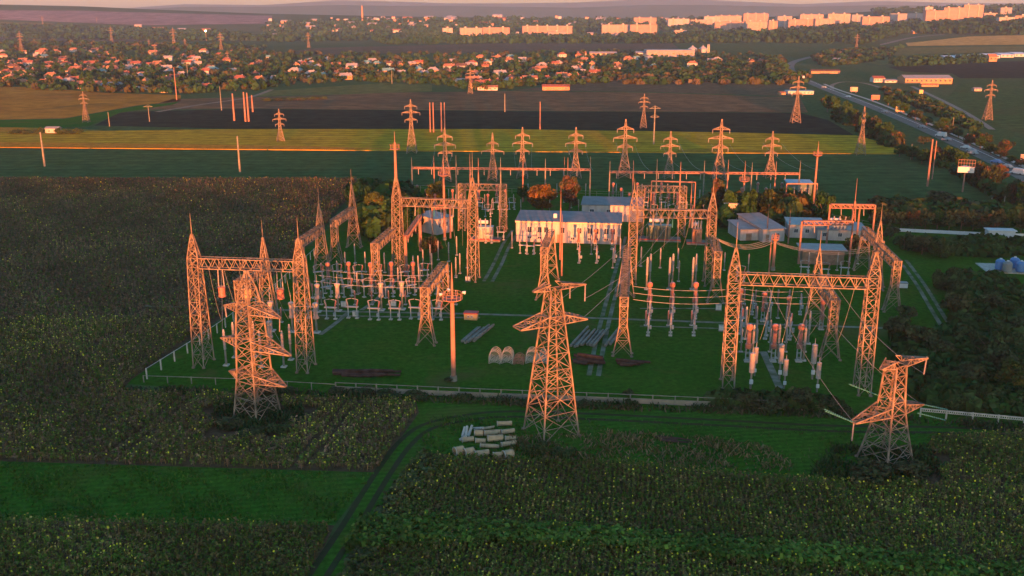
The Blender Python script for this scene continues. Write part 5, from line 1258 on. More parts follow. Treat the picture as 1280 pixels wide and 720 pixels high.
# ------------------------------------------------------------------ village houses
WM = [mat('house_wall_cream', (.32, .25, .18), .9, scale=.6), mat('house_wall_white', (.38, .35, .32), .9, scale=.6), mat('house_wall_ochre', (.30, .18, .09), .9, scale=.6)]
RM = [('rusty red', mat('roof_red', (.19, .075, .05), .85, scale=.8, var=.3)), ('orange tile', mat('roof_orange', (.26, .125, .07), .85, scale=.8, var=.3)), ('grey', mat('roof_grey', (.22, .22, .22), .8, scale=.8, var=.2)), ('dark brown', mat('roof_brown', (.10, .06, .045), .9, scale=.8, var=.3)), ('teal', mat('roof_teal', (.10, .22, .22), .7, scale=.8, var=.2)), ('pale', mat('roof_pale', (.28, .25, .22), .8, scale=.8, var=.2))]
PROTO_H = {}
def house_proto(ri, wi, hip, L, D, h):
    key = (ri, wi, hip, L)
    if key in PROTO_H: return PROTO_H[key]
    r = empty('house'); mb = MB(); mb.add([(-L/2, -D/2, -1), (L/2, -D/2, -1), (L/2, D/2, -1), (-L/2, D/2, -1), (-L/2, -D/2, h), (L/2, -D/2, h), (L/2, D/2, h), (-L/2, D/2, h)], [(0, 1, 5, 4), (1, 2, 6, 5), (2, 3, 7, 6), (3, 0, 4, 7)])
    g = D*.36
    if not hip: mb.add([(-L/2, -D/2, h), (-L/2, D/2, h), (-L/2, 0, h+g*.95), (L/2, -D/2, h), (L/2, D/2, h), (L/2, 0, h+g*.95)], [(0, 2, 1), (3, 4, 5)])
    mb.build('wall', WM[wi], r)
    o = .5; i_ = D/2*.9 if hip else 0; mb = MB()
    mb.add([(-L/2-o, -D/2-o, h-.1), (L/2+o, -D/2-o, h-.1), (L/2+o, D/2+o, h-.1), (-L/2-o, D/2+o, h-.1), (-L/2-o+i_, 0, h+g), (L/2+o-i_, 0, h+g)], [(0, 1, 5, 4), (2, 3, 4, 5), (1, 2, 5), (3, 0, 4), (3, 2, 1, 0)])
    ro = mb.build('roof', RM[ri][1], r); mb = MB(); mb.box((L*.18, D*.12, h+g*.9), (.7, .7, 1.5)); mb.build('chimney', CONC_L, ro)
    for x in ([-L*.3, 0, L*.3] if L > 9 else [-L*.22, L*.22]):
        mb = MB(); mb.box((x, -D/2-.02, h*.55), (1.1, .08, 1.2)); mb.build('window', GLASS, r)
    PROTO_H[key] = r; return r
HP = []
def where(X, Y, name):
    return name
def hlabel(ri, hip, zone, big): return ('%s %s-roofed %s house %s' % ('large' if big else 'small', RM[ri][0], 'hipped' if hip else 'gabled', zone))
def scatter(poly, n, mind, rg):
    xs_, ys_ = zip(*poly); out = []
    tries = 0
    while len(out) < n and tries < n*60:
        tries += 1; X = rg.uniform(min(xs_), max(xs_)); Y = rg.uniform(min(ys_), max(ys_))
        if not in_poly(np.array([X]), np.array([Y]), poly)[0]: continue
        p = G(X, Y)
        if all((p.x-q[2].x)**2+(p.y-q[2].y)**2 > mind**2 for q in out): out.append((X, Y, p))
    return out
rg = random.Random(5)
VILL = [([(0, 66), (60, 63), (130, 62), (150, 72), (150, 84), (80, 82), (0, 80)], 30, 'in left village back rows', .8), ([(0, 80), (80, 82), (150, 84), (160, 100), (90, 98), (0, 94)], 36, 'in left village middle rows', .85),
        ([(0, 94), (90, 98), (150, 100), (150, 112), (90, 112), (40, 109), (0, 106)], 15, 'at left village front edge', .9),
        ([(150, 56), (330, 62), (330, 74), (150, 72)], 15, 'at rear of second village', .8), ([(150, 74), (330, 76), (330, 92), (155, 90)], 28, 'midway down second village', .7), ([(155, 92), (330, 94), (330, 108), (250, 116), (160, 112)], 16, 'at second village front edge', .8),
        ([(335, 72), (560, 78), (560, 88), (335, 86)], 22, 'between villages, upper rows', .45), ([(335, 86), (560, 88), (560, 100), (440, 100), (335, 106)], 18, 'between villages, lower rows', .45),
        ([(560, 76), (800, 66), (800, 82), (560, 90)], 34, 'in middle village upper rows', .55), ([(560, 90), (780, 84), (770, 96), (700, 102), (590, 112), (562, 108)], 36, 'in middle village lower rows', .65), ([(800, 68), (960, 72), (950, 86), (800, 86)], 9, 'among trees beyond grain silos', .2)]
for poly, n, zone, warm in VILL:
    pts_ = scatter(poly, n, 11, rg)
    for X, Y, p in pts_:
        ri = rg.choice([0, 1, 1, 0, 3, 1]) if rg.random() < warm else rg.choice([2, 4, 5, 2, 3]); wi = rg.choice([0, 1, 1, 2]); hip = rg.random() < .4; big = rg.random() < .45
        pr = house_proto(ri, wi, hip, 12 if big else 8.5, 8 if big else 6.5, 4.4 if big else 3.2)
        put(pr, (p.x, p.y, p.z), rg.uniform(-.5, .5)+(math.pi/2 if rg.random() < .25 else 0), hlabel(ri, hip, zone, big), 'houses '+zone, rg.uniform(.75, 1.0), 'house'); HP.append((p.x, p.y))
# larger farm buildings at the front of the left village
def barn(X0, X1, Y, hp_, label, wall, roof, D=12, gable=True, cat='building', name='building', nw=4):
    a = G(X0, Y); b = G(X1, Y); L = (b-a).length; h = hp_*mpx(a); ang = math.atan2(b.y-a.y, b.x-a.x)
    ws = [((k+.5)*L/nw, h*.45, L/nw*.4, h*.3) for k in range(nw)]
    return building(None, L, D, h*(.72 if gable else 1), label, wall=wall, roof=roof, rz=ang, gable=h*.4 if gable else 0, wins=ws, at=Vector((a.x, a.y, min(a.z, b.z))), cat=cat, name=name)
barn(94, 125, 111, 8, 'long bright orange-lit barn at the front of the left village', WM[2], RM[1][1])
barn(126, 148, 112, 7.5, 'barn with blue sheet roof beside the orange-lit barn', WM[1], mat('roof_blue', (.10, .17, .25), .6, scale=.5))
barn(168, 186, 112.5, 3.5, 'low long farm shed at the village front left of centre', WM[0], RM[5][1], 6)
barn(197, 210, 116, 4, 'reddish shed just above the brown field edge', WM[0], RM[0][1], 7)
barn(248, 264, 108, 4, 'pale shed with blue roof at the lower village edge', WM[1], mat('roof_blue', (.10, .17, .25), .6, scale=.5), 8)
barn(174, 183, 98.5, 8, 'square two storey reddish house in the village left of centre', WM[2], RM[1][1], 9, False)
barn(566, 583, 103, 4, 'long pale house at the left end of the middle village', WM[1], RM[5][1], 7)
barn(597, 622, 113, 5, 'long white-walled house at the middle village front', WM[1], RM[1][1], 8)
barn(678, 712, 113, 6, 'long bright red roofed building at the right end of the middle village front', WM[2], RM[0][1], 8)
barn(653, 672, 103, 7, 'large white house with orange roof above the middle village front', WM[1], RM[1][1], 10)
barn(728, 753, 100, 3.6, 'low orange-lit row house below the silos', WM[2], RM[1][1], 7)
barn(737, 771, 70, 4.5, 'long orange farm building left of the grey warehouse', WM[2], RM[2][1], 12)
barn(168, 177, 35, 4, 'small bright building on the rise above the left village', WM[0], RM[5][1], 14)
barn(190, 206, 39, 4.4, 'long bright building on the rise above the left village', WM[0], RM[1][1], 16); barn(222, 232, 39, 3.4, 'grey building right of the long bright one on the rise', WM[1], RM[2][1], 14)
barn(252, 263, 39.5, 3.4, 'small orange building on the rise below the mauve slope', WM[2], RM[1][1], 14)
barn(295, 290+15, 58, 2, 'low long shed in the meadow behind the village', WM[0], RM[5][1], 10)
# warehouse and silos
barn(808, 868, 71, 8, 'long grey warehouse left of the grain silos', mat('grey_sheet', (.18, .18, .19), .7, scale=.3), ROOFL, 30, False, nw=8)
barn(795, 808, 70, 5, 'rounded pale hangar at the left end of the grey warehouse', WHITE, ROOFL, 20)
for X, l in ((865.5, 'left of two grain silos'), (878.5, 'right of two grain silos')):
    p = G(X, 66); s_ = mpx(p); t_ = empty('grain_silo', tuple(p)); tag(t_, l+' beside the grey warehouse', 'silo', 'grain silos'); R_ = 5.6*s_
    mb = MB(); mb.lathe([(R_, -1), (R_, 5*s_)]+[(R_*1.01, 5*s_)], n=20); mb.build('silo_body', ALU, t_); mb = MB(); mb.lathe([(R_*1.04, 5*s_), (R_*.15, 8.2*s_), (R_*.12, 9*s_)], n=20); mb.build('roof', ALU, t_)
p = G(885, 68); s_ = mpx(p); t_ = empty('grain_elevator', tuple(p)); tag(t_, 'slim elevator tower right of the grain silos', 'tower'); mb = MB(); lattice(mb, [(0, 0, 0, 3.5, 3.5), (6*s_, 0, 0, 3, 3), (12*s_, 0, 0, 2.4, 2.4)], .6, .3); mb.build('frame', ALU, t_); mb = MB(); mb.box((0, 0, 5*s_), (2.6, 2.4, 10*s_)); mb.build('shaft', WM[2], t_)
# right hand farm, greenhouses, filling station
barn(1131, 1190, 105, 9, 'long orange-walled workshop with grey roof right of the highway', WM[2], ROOFL, 18, nw=10)
barn(1152, 1173, 108.5, 3, 'low orange shed in front of the workshop', WM[2], RM[1][1], 6)
barn(1092, 1106, 103, 6.5, 'pinkish house with red roof left of the workshop', WM[1], RM[0][1], 10)
barn(1106, 1132, 103.5, 3.5, 'low pale shed joining the pink house and the workshop', WM[1], ROOFL, 8)
barn(1218, 1227, 114, 3.6, 'small pale hut on the slope right of the workshop', WM[0], ROOFL, 5, nw=2)
barn(985, 1017, 118, 3.8, 'white and teal flat roofed roadside building left of the highway', WM[1], ROOFT, 10, False, nw=7)
barn(974, 982, 118.5, 3, 'small orange kiosk beside the teal roofed roadside building', WM[2], RM[1][1], 6, nw=2)
barn(1014, 1050, 92, 4.0, 'row of small shops on the slope above the highway bend', WM[2], RM[3][1], 8, nw=8)
barn(1043, 1052, 78.5, 5, 'white house by the highway bend', WM[1], RM[2][1], 10, nw=2)
for k in range(6):
    barn(1183+k*17, 1199+k*17, 75.5-k*.9, 4.5, 'pale greenhouse tunnel in the row at upper right', mat('greenhouse_film', (.30, .34, .35), .5, scale=.5), mat('greenhouse_roof', (.32, .36, .38), .45, scale=.5), 34, nw=3, cat='greenhouse', name='greenhouse')
barn(1236, 1246, 77, 8, 'orange house at the front of the greenhouses', WM[2], RM[1][1], 10, nw=2)
# cars and billboards
def car(Xp, Yp, ang, m, label, van=False):
    p = G(Xp, Yp); r = empty('van' if van else 'car', (p.x, p.y, p.z+.12), ang); tag(r, label, 'van' if van else 'car', 'vehicles on the highway'); L, W_, H_ = (5.6, 2.0, 2.3) if van else (4.4, 1.8, 1.45)
    mb = MB(); c = .55 if not van else .9
    mb.add([(-L/2, -W_/2, .3), (L/2, -W_/2, .3), (L/2, W_/2, .3), (-L/2, W_/2, .3), (-L/2, -W_/2, .9), (L/2, -W_/2, .85), (L/2, W_/2, .85), (-L/2, W_/2, .9)], [(3, 2, 1, 0), (4, 5, 6, 7), (0, 1, 5, 4), (1, 2, 6, 5), (2, 3, 7, 6), (3, 0, 4, 7)])
    x0, x1, x2, x3 = (-L*.49, -L*.46, L*.25, L*.38) if van else (-L*.42, -L*.28, L*.12, L*.3)
    mb.add([(x0, -W_/2*.96, .9), (x3, -W_/2*.96, .86), (x3, W_/2*.96, .86), (x0, W_/2*.96, .9), (x1, -W_/2*.82, H_), (x2, -W_/2*.82, H_), (x2, W_/2*.82, H_), (x1, W_/2*.82, H_)], [(4, 5, 6, 7), (0, 1, 5, 4), (1, 2, 6, 5), (2, 3, 7, 6), (3, 0, 4, 7)])
    mb.build('body', m, r)
    mb = MB(); mb.add([(x3-.02, -W_*.4, .95), (x3-.02, W_*.4, .95), (x2+.05, W_*.36, H_-.1), (x2+.05, -W_*.36, H_-.1)], [(0, 1, 2, 3)]); mb.build('windscreen', GLASS, r)
    for x in (-L*.3, L*.3):
        for y in (-1, 1): mb = MB(); mb.cyl((x, y*W_*.42, .32), (x, y*W_*.5, .32), .33, .33, 12); mb.build('wheel', RUBBER, r)
cols_ = {'white': WHITE, 'silver': ALU, 'dark': GREYP, 'red': REDP, 'blue': BLUEP}
for X, Y, c, v_, l in [(1272, 218, 'white', 1, 'white van nearest on the highway at the right frame edge'), (1258, 210, 'dark', 0, 'dark car just ahead of the white van'), (1214, 190, 'dark', 0, 'dark car on the highway behind the billboard'), (1216, 193, 'dark', 0, 'second dark car following close behind it'), (1176, 171, 'white', 1, 'white van on the highway above the billboard'), (1183, 176, 'silver', 0, 'silver car behind that white van'), (1152, 160, 'silver', 0, 'silver car in the middle stretch of the highway'), (1207, 186, 'white', 0, 'pale car on the highway near the billboard'), (1106, 141, 'silver', 0, 'small silver car between the highway trees'), (1060, 122, 'white', 0, 'white car near the highway junction'), (1030, 110, 'dark', 0, 'dark car at the highway junction'), (1002, 98, 'white', 1, 'white van on the far highway bend'), (1245, 204, 'blue', 0, 'blue car in the lower highway stretch')]:
    car(X, Y, math.radians(118), cols_[c], l, bool(v_))
def billboard(px, Yt, wpx, hpx_, m, label, posts=2, frame=False):
    p = G(*px); s_ = mpx(p); H_ = hpx(p, Yt); w_ = wpx*s_; h_ = hpx_*s_; r = empty('billboard', tuple(p), -.1); tag(r, label, 'billboard', 'roadside billboards')
    mb = MB(); mb.box((0, 0, H_-h_/2), (w_, .3, h_)); mb.build('panel', m, r)
    mb = MB(); 
    for z in (H_+.04, H_-h_-.04): mb.box((0, -.02, z), (w_+.3, .4, .14))
    mb.build('frame', GREYP, r)
    for x in ([-w_*.3, w_*.3] if posts == 2 else [0]):
        mb = MB(); mb.cyl((x, .1, -.2), (x, .1, H_-h_), .2, .2, 8); mb.build('post', STEEL_RUST, r)
    return r
billboard((1094, 126), 119, 10, 5, mat('poster_red', (.55, .10, .06), .6, scale=.2), 'red billboard on the slope right of the highway')
billboard((1125, 141), 133, 11, 6, mat('poster_yellow', (.5, .30, .11), .6, scale=.2), 'yellow billboard right of the highway, below the red one')
billboard((1067, 116), 109, 9, 5, mat('poster_pale', (.45, .25, .16), .6, scale=.2), 'pale orange billboard by the side road loop')
billboard((1215, 174), 167, 13, 5, mat('poster_red', (.55, .10, .06), .6, scale=.2), 'small red billboard in the bushes above the highway')
billboard((1279, 202), 193, 8, 7, mat('poster_pale', (.45, .25, .16), .6, scale=.2), 'pale billboard cut by the right frame edge')
billboard((1151, 119), 112.5, 4.5, 4.5, mat('poster_yellow', (.5, .30, .11), .6, scale=.2), 'small square yellow sign below the workshop', 1)
bb = G(1203, 240); s_ = mpx(bb); r = empty('billboard', tuple(bb), -.3); tag(r, 'boxy white three-sided billboard on a single rusty pole', 'billboard', 'roadside billboards')
mb = MB(); mb.cyl((0, 0, -.2), (0, 0, hpx(bb, 214)), .28, .24, 10); mb.build('post', STEEL_RUST, r)
mb = MB(); h0, h1 = hpx(bb, 215), hpx(bb, 208); mb.add([(-2.6, -1.6, h0), (2.6, -1.6, h0), (0, 2.4, h0), (-2.6, -1.6, h1), (2.6, -1.6, h1), (0, 2.4, h1)], [(2, 1, 0), (3, 4, 5), (0, 1, 4, 3), (1, 2, 5, 4), (2, 0, 3, 5)]); mb.build('panel', WHITE, r)
mb = MB()
for i in range(7): mb.bar((-2.6+i*.87, -1.65, h1), (-2.6+i*.87, -1.65, hpx(bb, 199)), .08)
for z in (h1+.1, hpx(bb, 203), hpx(bb, 199)): mb.bar((-2.7, -1.65, z), (2.7, -1.65, z), .1)
mb.build('frame', STEEL_RUST, r)
# traffic lights / burning lamp far away on the left plain
p = G(258, 51); o = empty('floodlight', tuple(p)); tag(o, 'single very bright orange light on the plain behind the village', 'lamp'); mb = MB(); mb.cyl((0, 0, 0), (0, 0, 19), .5, .35, 8); mb.build('post', STEEL_RUST, o)
mb = MB(); mb.lathe([(.3, 19), (1.5, 19.6), (1.9, 20.8), (1.2, 22), (.2, 22.4)], n=12); mb.build('lamp', mat('lamp_glow', (1, .5, .2), emit=((1, .45, .15), 6)), o)

# ------------------------------------------------------------------ apartment blocks
def facade_mat(name, wall, win=(.10, .09, .09), wx=3.2, wz=2.9, fx=.42, fz=.45):
    m = bpy.data.materials.new(name); m.use_nodes = True; nt = m.node_tree; N, L = nt.nodes, nt.links; b = N['Principled BSDF']; b.inputs['Roughness'].default_value = .85
    tc = N.new('ShaderNodeTexCoord'); sx = N.new('ShaderNodeSeparateXYZ'); L.new(tc.outputs['Object'], sx.inputs[0])
    def M(op, a, b_=None):
        n = N.new('ShaderNodeMath'); n.operation = op
        for i, v in enumerate((a, b_)):
            if v is None: continue
            if isinstance(v, (int, float)): n.inputs[i].default_value = v
            else: L.new(v, n.inputs[i])
        return n.outputs[0]
    s = M('ADD', sx.outputs[0], sx.outputs[1]); fxo = M('FRACT', M('DIVIDE', s, wx)); fzo = M('FRACT', M('DIVIDE', sx.outputs[2], wz))
    a = M('MULTIPLY', M('LESS_THAN', M('ABSOLUTE', M('SUBTRACT', fxo, .5)), fx/2), M('LESS_THAN', M('ABSOLUTE', M('SUBTRACT', fzo, .5)), fz/2))
    nz = N.new('ShaderNodeTexNoise'); nz.inputs['Scale'].default_value = .12; L.new(tc.outputs['Object'], nz.inputs['Vector'])
    cr = N.new('ShaderNodeValToRGB'); cr.color_ramp.elements[0].position = .35; cr.color_ramp.elements[1].position = .65
    cr.color_ramp.elements[0].color = (*[c*.78 for c in wall], 1); cr.color_ramp.elements[1].color = (*wall, 1); L.new(nz.outputs['Fac'], cr.inputs['Fac'])
    mx = N.new('ShaderNodeMix'); mx.data_type = 'RGBA'; L.new(a, mx.inputs[0]); L.new(cr.outputs[0], mx.inputs[6]); mx.inputs[7].default_value = (*win, 1); L.new(mx.outputs[2], b.inputs['Base Color'])
    return m
FM = [facade_mat('facade_pale', (.30, .24, .19)), facade_mat('facade_pink', (.28, .185, .14)), facade_mat('facade_white', (.34, .31, .28)), facade_mat('facade_grey', (.20, .21, .21))]
BALC = mat('balcony_panel', (.33, .23, .17), .85, scale=.4)
def block(X0, X1, Yb, Yt, fi, label, D=13, rz=0.0, pent=0, city='apartment blocks of the town'):
    a = G(X0, Yb); b = G(X1, Yb); y = max(a.y, b.y) if a.y < 3600 else a.y; L = (X1-X0)*mpx(a); h = (Yb-Yt)*mpx(a); r = empty('apartment_block', (a.x, a.y, a.z), rz); tag(r, label, 'apartment block', city)
    mb = MB(); mb.box((L/2, D/2, h/2-2), (L, D, h+4)); mb.build('wall', FM[fi], r)
    mb = MB(); mb.box((L/2, D/2, h+.35), (L+.6, D+.6, .5)); ro = mb.build('roof', CONC, r)
    n = max(1, int(L/24))
    for k in range(n):
        mb = MB(); mb.box((L*(k+.5)/n, -.6, h*.52), (3.6, 1.25, h*.92)); mb.build('balcony_stack', BALC, r)
        mb = MB(); mb.box((L*(k+.5)/n, D/2, h+1.8), (4, 4, 2.6)); mb.build('stair_head', WM[1], ro)
    if pent:
        mb = MB(); mb.box((L*.5, D/2, h+pent/2+.7), (L*.4, D*.8, pent)); mb.build('upper_storeys', FM[fi], r)
AB = [(553.5, 566, 47, 35.5, 2, 'narrow white-sided apartment block at the left end of the town row'), (575, 603, 47.5, 35.5, 0, 'long apartment block second from left in the town row'), (603.5, 637, 47, 35, 1, 'pinkish apartment block adjoining the second one'), (653, 716, 45, 33, 1, 'long striped apartment block left of the central gap'), (685, 708, 48, 40, 3, 'lower grey block in front of the striped one'),
      (752, 787, 45.5, 31.5, 0, 'pale apartment block just right of the central gap'), (787.5, 821, 45.5, 31.5, 1, 'pink apartment block adjoining the pale one right of the gap'), (792, 820, 31.5, 22.5, 1, 'taller block rising behind the pink one'), (835, 862, 33, 24, 2, 'white block behind the trees left of the long slab'), (843, 861, 44.5, 38, 0, 'small low block among trees left of the long slab'), (863, 890, 31, 25, 0, 'pale block in the rear row'),
      (893, 931, 41, 28, 1, 'long pink slab block left half'), (931.5, 970, 41.5, 27.5, 0, 'long pale slab block right half'), (897, 926, 27.5, 20, 0, 'rear block above the left half of the long slab'), (929, 960, 27, 17.5, 1, 'rear block above the right half of the long slab'), (880, 900, 29, 21, 2, 'rear white block at the left of the long slab'),
      (960, 971, 44, 27, 1, 'dark pink end block facing left of the gap'), (985, 1018, 38, 25, 1, 'pink slab block in the centre right group'), (1018.5, 1044, 37, 24, 0, 'pale slab block in the centre right group'), (971, 990, 36.5, 21, 3, 'grey-green block between two slabs'), (1000, 1030, 25, 18.5, 0, 'rear block above the centre right group'), (1034, 1062, 34, 18, 0, 'stepped bright block right of the centre right group'),
      (1064, 1078, 31, 19, 3, 'grey block left of the two pink blocks'), (1077, 1111, 36, 21.5, 1, 'pink block before the grey row'), (1112, 1132, 30, 17.5, 3, 'shaded grey-white row block left part'), (1133, 1155, 29, 17, 3, 'shaded grey-white row block right part'), (1156, 1180, 31.5, 14, 1, 'large bright tower block, leftmost of the big group'), (1178, 1203, 30, 10.5, 1, 'large bright block in the middle of the big group'),
      (1203, 1229, 27, 7, 1, 'tallest bright tower block at the right of the big group'), (1156, 1166, 18, 9, 2, 'small rear tower above the big group'), (1250, 1264, 19, 10, 3, 'pale tower on the wooded rise at far right'), (1248, 1268, 32, 22, 2, 'white corner block at far right'), (1268, 1290, 29, 20, 1, 'pink long building cut by the right frame edge'), (1230, 1246, 21, 16.5, 0, 'low bright building on the rise')]
for X0, X1, Yb, Yt, fi, l in AB: block(X0, X1, Yb, Yt, fi, l, rz=random.uniform(-.12, .12), pent=0)
# small far town buildings
rg = random.Random(9)
for poly, n, z in [([(335, 26), (560, 22), (560, 40), (335, 46)], 60, 'in hazy town left of centre'), ([(560, 22), (860, 22), (860, 32), (560, 34)], 46, 'on slope above apartment row'), ([(640, 42), (900, 44), (900, 50), (640, 52)], 16, 'below the apartment row'), ([(1060, 34), (1290, 30), (1290, 40), (1110, 44)], 22, 'among trees below the tower blocks')]:
    for X, Y, p in scatter(poly, n, 25, rg):
        wpx = rg.choice([3, 4, 5, 8, 12]); hh = rg.uniform(1.6, 3.2)*mpx(p); L = wpx*mpx(p); ri = rg.choice([0, 1, 2, 5, 5]); r = empty('town_building', tuple(p), rg.uniform(-.3, .3)); mb = MB(); mb.box((0, 0, hh/2-1), (L, L*.5+6, hh+2)); mb.build('wall', rg.choice(WM), r)
        D = L*.5+6; mb = MB(); mb.add([(-L/2-.5, -D/2-.5, hh), (L/2+.5, -D/2-.5, hh), (L/2+.5, D/2+.5, hh), (-L/2-.5, D/2+.5, hh), (-L/2-.5, 0, hh+D*.2), (L/2+.5, 0, hh+D*.2)], [(0, 1, 5, 4), (2, 3, 4, 5), (1, 2, 5), (3, 0, 4), (3, 2, 1, 0)]); mb.build('roof', RM[ri][1], r)
        tag(r, '%s town building with %s roof %s' % ('wide' if wpx > 5 else 'small', RM[ri][0], z), 'building', 'town buildings '+z)
pm = G(453, 22); r = empty('chimney_stack', tuple(pm)); tag(r, 'tall slender hazy chimney rising above the far town', 'chimney'); mb = MB(); mb.cyl((0, 0, 0), (0, 0, 14*mpx(pm)), 1.6*mpx(pm)*.8, 1.0*mpx(pm)*.8, 12); mb.build('shaft', WM[2], r); mb = MB(); mb.cyl((0, 0, 14*mpx(pm)), (0, 0, 14.4*mpx(pm)), 1.0*mpx(pm), 1.0*mpx(pm), 12); mb.build('rim', CONC, r)
# ------------------------------------------------------------------ village trees and far woods
VT = [make_tree('tree', 7, 3.6, 14, 24, .9, (.018, .062, .016), (.024, .066, .018)), make_tree('tree', 8.5, 3.0, 14, 24, .9, (.016, .056, .014), (.026, .066, .018)), make_tree('tree', 6, 3.8, 14, 24, .9, (.055, .062, .02), (.03, .062, .02)), make_tree('tree', 9, 3.6, 14, 24, .9, (.022, .05, .016), (.05, .06, .02))]
VN = ['round dark green', 'tall dark green', 'low russet', 'tall yellow-green']
rg = random.Random(21)
for poly, n, z in [([(0, 62), (150, 60), (160, 112), (90, 114), (0, 108)], 105, 'in the left village'), ([(160, 60), (330, 64), (330, 112), (240, 118), (160, 116)], 75, 'in second village'), ([(335, 72), (560, 76), (560, 102), (440, 104), (335, 108)], 55, 'between the two villages'), ([(560, 76), (800, 68), (800, 92), (700, 108), (600, 114), (562, 110)], 60, 'in the middle village')]:
    for X, Y, p in scatter(poly, n, 7, rg):
        if any((p.x-a)**2+(p.y-b)**2 < 36 for a, b in HP): continue
        k = rg.choice([0, 1, 0, 1, 2, 3]); put(VT[k], tuple(p), rg.uniform(0, 6), '%s tree %s' % (VN[k], z), 'trees '+z, rg.uniform(.75, 1.25), 'tree')
def wood(name, poly, n, h, r, label, cols, nq=26, seed=1, step=1.0):
    rg = np.random.default_rng(seed); xs_ = [p[0] for p in poly]; ys_ = [p[1] for p in poly]; pts = []
    X = rg.uniform(min(xs_), max(xs_), n*4); Y = rg.uniform(min(ys_), max(ys_), n*4); k = in_poly(X, Y, poly); X, Y = X[k][:n], Y[k][:n]
    P = np.array([list(G(x, y)) for x, y in zip(X, Y)]); n = len(P)
    s_ = rg.uniform(.6, 1.25, n); idx = np.repeat(np.arange(n), nq); d = rg.normal(size=(len(idx), 3)); d /= np.linalg.norm(d, axis=1)[:, None]
    q = P[idx]+d*(rg.uniform(.3, 1, len(idx))**.5)[:, None]*np.array([r, r, h/2])*s_[idx][:, None]; q[:, 2] += h*.5*s_[idx]
    a = rg.normal(size=(len(idx), 3)); a /= np.linalg.norm(a, axis=1)[:, None]; b = np.cross(a, d); b /= np.linalg.norm(b, axis=1)[:, None]+1e-6
    sz = (r*.33*rg.uniform(.6, 1.3, len(idx))*s_[idx])[:, None]
    c = np.array(cols)[rg.integers(0, len(cols), n)][idx]*rg.uniform(.7, 1.3, len(idx))[:, None]
    tag(quads_mesh(name, q, a*sz, b*sz, c.astype(np.float32), LEAF), label, 'woodland', kind='stuff')
WG = [(.013, .046, .014), (.017, .052, .016), (.022, .055, .018), (.014, .046, .016)]
WR = WG+[(.05, .048, .018), (.034, .052, .018)]
wood('village_greenery', [(0, 60), (140, 58), (330, 62), (330, 112), (240, 118), (90, 115), (0, 109)], 1100, 5.0, 3.6, 'orchards and hedges filling the left village', WR, 22, 1)
wood('village_greenery', [(330, 66), (560, 68), (800, 64), (960, 68), (960, 90), (800, 98), (700, 108), (600, 114), (560, 108), (440, 102), (330, 110)], 1300, 5.0, 3.6, 'orchards and hedges filling the middle village', WR, 22, 2)
wood('scrub_thicket', [(740, 92), (960, 86), (1010, 96), (1010, 106), (820, 106), (740, 104)], 350, 3.5, 4.5, 'brownish scrub right of the middle village', WR+[(.07, .06, .035)], 22, 3)
wood('far_wood', [(470, 52), (560, 47), (880, 46), (1110, 38), (1140, 40), (1080, 56), (960, 54), (700, 55), (480, 56)], 1300, 11, 7, 'dark belt of woodland below the apartment blocks', WG, 22, 4)
wood('far_wood', [(840, 42), (900, 36), (1110, 30), (1290, 20), (1300, 44), (1120, 42), (900, 48)], 1000, 11, 8, 'woodland between and above the apartment blocks at right', WG, 20, 5)
wood('far_wood', [(0, 33), (120, 36), (300, 44), (330, 52), (160, 50), (0, 48)], 900, 10, 9, 'dark wood along the rise behind the left village', WG, 20, 6)
wood('far_wood', [(0, 52), (150, 56), (330, 60), (330, 63), (0, 63)], 350, 7, 6, 'hedge line at the back of the left village', WR, 20, 7)
wood('far_wood', [(330, 30), (560, 24), (880, 24), (880, 38), (560, 44), (480, 50), (330, 54)], 1100, 10, 10, 'trees spread through the hazy town', WG, 18, 8)
wood('far_wood', [(1090, 14), (1290, 9), (1300, 18), (1100, 22)], 500, 12, 12, 'woods on the hill behind the tower blocks', WG, 18, 9)
wood('roadside_scrub', [(1015, 72), (1040, 65), (1130, 60), (1100, 76), (1035, 84), (1018, 80)], 250, 5, 5, 'scrub right of the far highway bend', WR, 22, 10)
wood('roadside_scrub', [(955, 74), (976, 72), (981, 90), (990, 106), (960, 100)], 200, 5, 5, 'scrub left of the far highway bend', WR, 22, 15)
wood('roadside_scrub', [(1100, 112), (1140, 118), (1190, 140), (1225, 160), (1215, 164), (1160, 140), (1110, 122)], 240, 2.5, 3, 'rough bushes on the slope between highway and farm track', WR, 22, 11)
wood('roadside_scrub', [(1115, 75), (1230, 72), (1230, 79), (1120, 84)], 260, 5, 5, 'dark hedge in front of the greenhouses', WG, 20, 12)

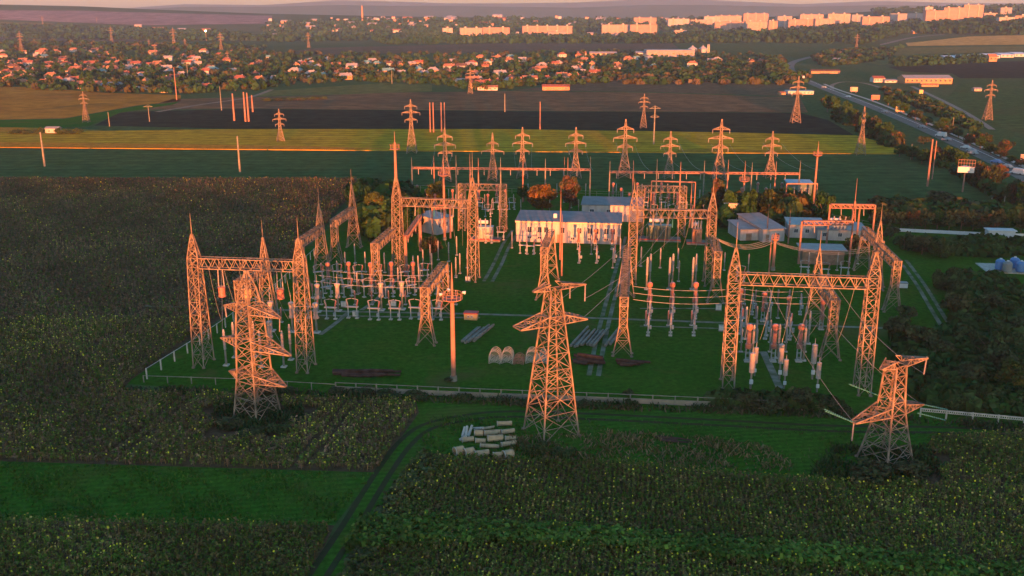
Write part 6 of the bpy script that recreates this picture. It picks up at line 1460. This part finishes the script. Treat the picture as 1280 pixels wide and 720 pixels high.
UG = [(.016, .050, .012), (.022, .058, .014), (.034, .062, .018), (.018, .044, .012)]
wood('undergrowth', [(1130, 305), (1290, 306), (1290, 318), (1225, 322), (1130, 312)], 260, 2.2, 2.0, 'rough scrub below the long white wall', UG, 40, 31)
wood('undergrowth', [(1190, 345), (1240, 352), (1290, 372), (1290, 520), (1170, 508), (1130, 480), (1120, 425), (1175, 425), (1195, 410)], 900, 2.0, 1.9, 'tangled undergrowth on the plot right of the yard', UG, 44, 32)
wood('undergrowth', [(1085, 262), (1180, 266), (1290, 272), (1290, 284), (1180, 281), (1100, 279)], 380, 4.0, 2.4, 'dense hedge growth behind the long white wall', UG+[(.06, .055, .02)], 44, 33)
wood('yard_thicket', [(440, 252), (500, 242), (524, 262), (516, 292), (470, 302), (452, 292)], 90, 6.5, 3.0, 'dark thicket at the sunflower field corner behind the pointed towers', UG+[(.06, .05, .016)], 90, 36)
wood('yard_thicket', [(876, 262), (1000, 262), (1030, 280), (985, 284), (900, 284)], 60, 6.0, 2.8, 'dark thicket round the sheds at the back right', UG+[(.06, .05, .016)], 90, 37)
wood('undergrowth', [(880, 505), (1045, 515), (1045, 508), (900, 500)], 130, 1.6, 1.6, 'dark weeds along the fence by the front right gantry', UG, 40, 34)
wood('roadside_scrub', [(1030, 128), (1045, 132), (1100, 168), (1160, 200), (1230, 232), (1290, 262), (1290, 276), (1200, 222), (1110, 186), (1040, 148)], 420, 4.0, 2.8, 'continuous scrub beneath the trees on the near side of the highway', UG+[(.06, .055, .02)], 40, 35)

# ------------------------------------------------------------------ labels: tell look-alikes apart
ORD = ['first', 'second', 'third', 'fourth', 'fifth', 'sixth', 'seventh', 'eighth', 'ninth', 'tenth', 'eleventh', 'twelfth']
tops = {}
bpy.context.view_layer.update()
for o in bpy.data.objects:
    if o.parent is None and o.get('label') and o.get('kind') is None: tops.setdefault(o['label'], []).append(o)
def num(i): return ORD[i] if i < 12 else {1: '%dst', 2: '%dnd', 3: '%drd'}.get((i+1) % 10 if (i+1) % 100 not in (11, 12, 13) else 0, '%dth') % (i+1)
for l, os_ in tops.items():
    if len(os_) < 2: continue
    os_.sort(key=lambda o: proj(o.location)[0])
    for i, o in enumerate(os_):
        if len(os_) == 2: o['label'] = l+(', left one' if i == 0 else ', right one')
        elif len(os_) == 3: o['label'] = l+[', leftmost', ', middle one', ', rightmost'][i]
        else: o['label'] = l+', %s from left' % num(i)
# drop prototypes that were never placed
for o in list(bpy.data.objects):
    if o.parent is None and o.type == 'EMPTY' and o.get('label') is None:
        for c in list(o.children_recursive): bpy.data.objects.remove(c)
        bpy.data.objects.remove(o)
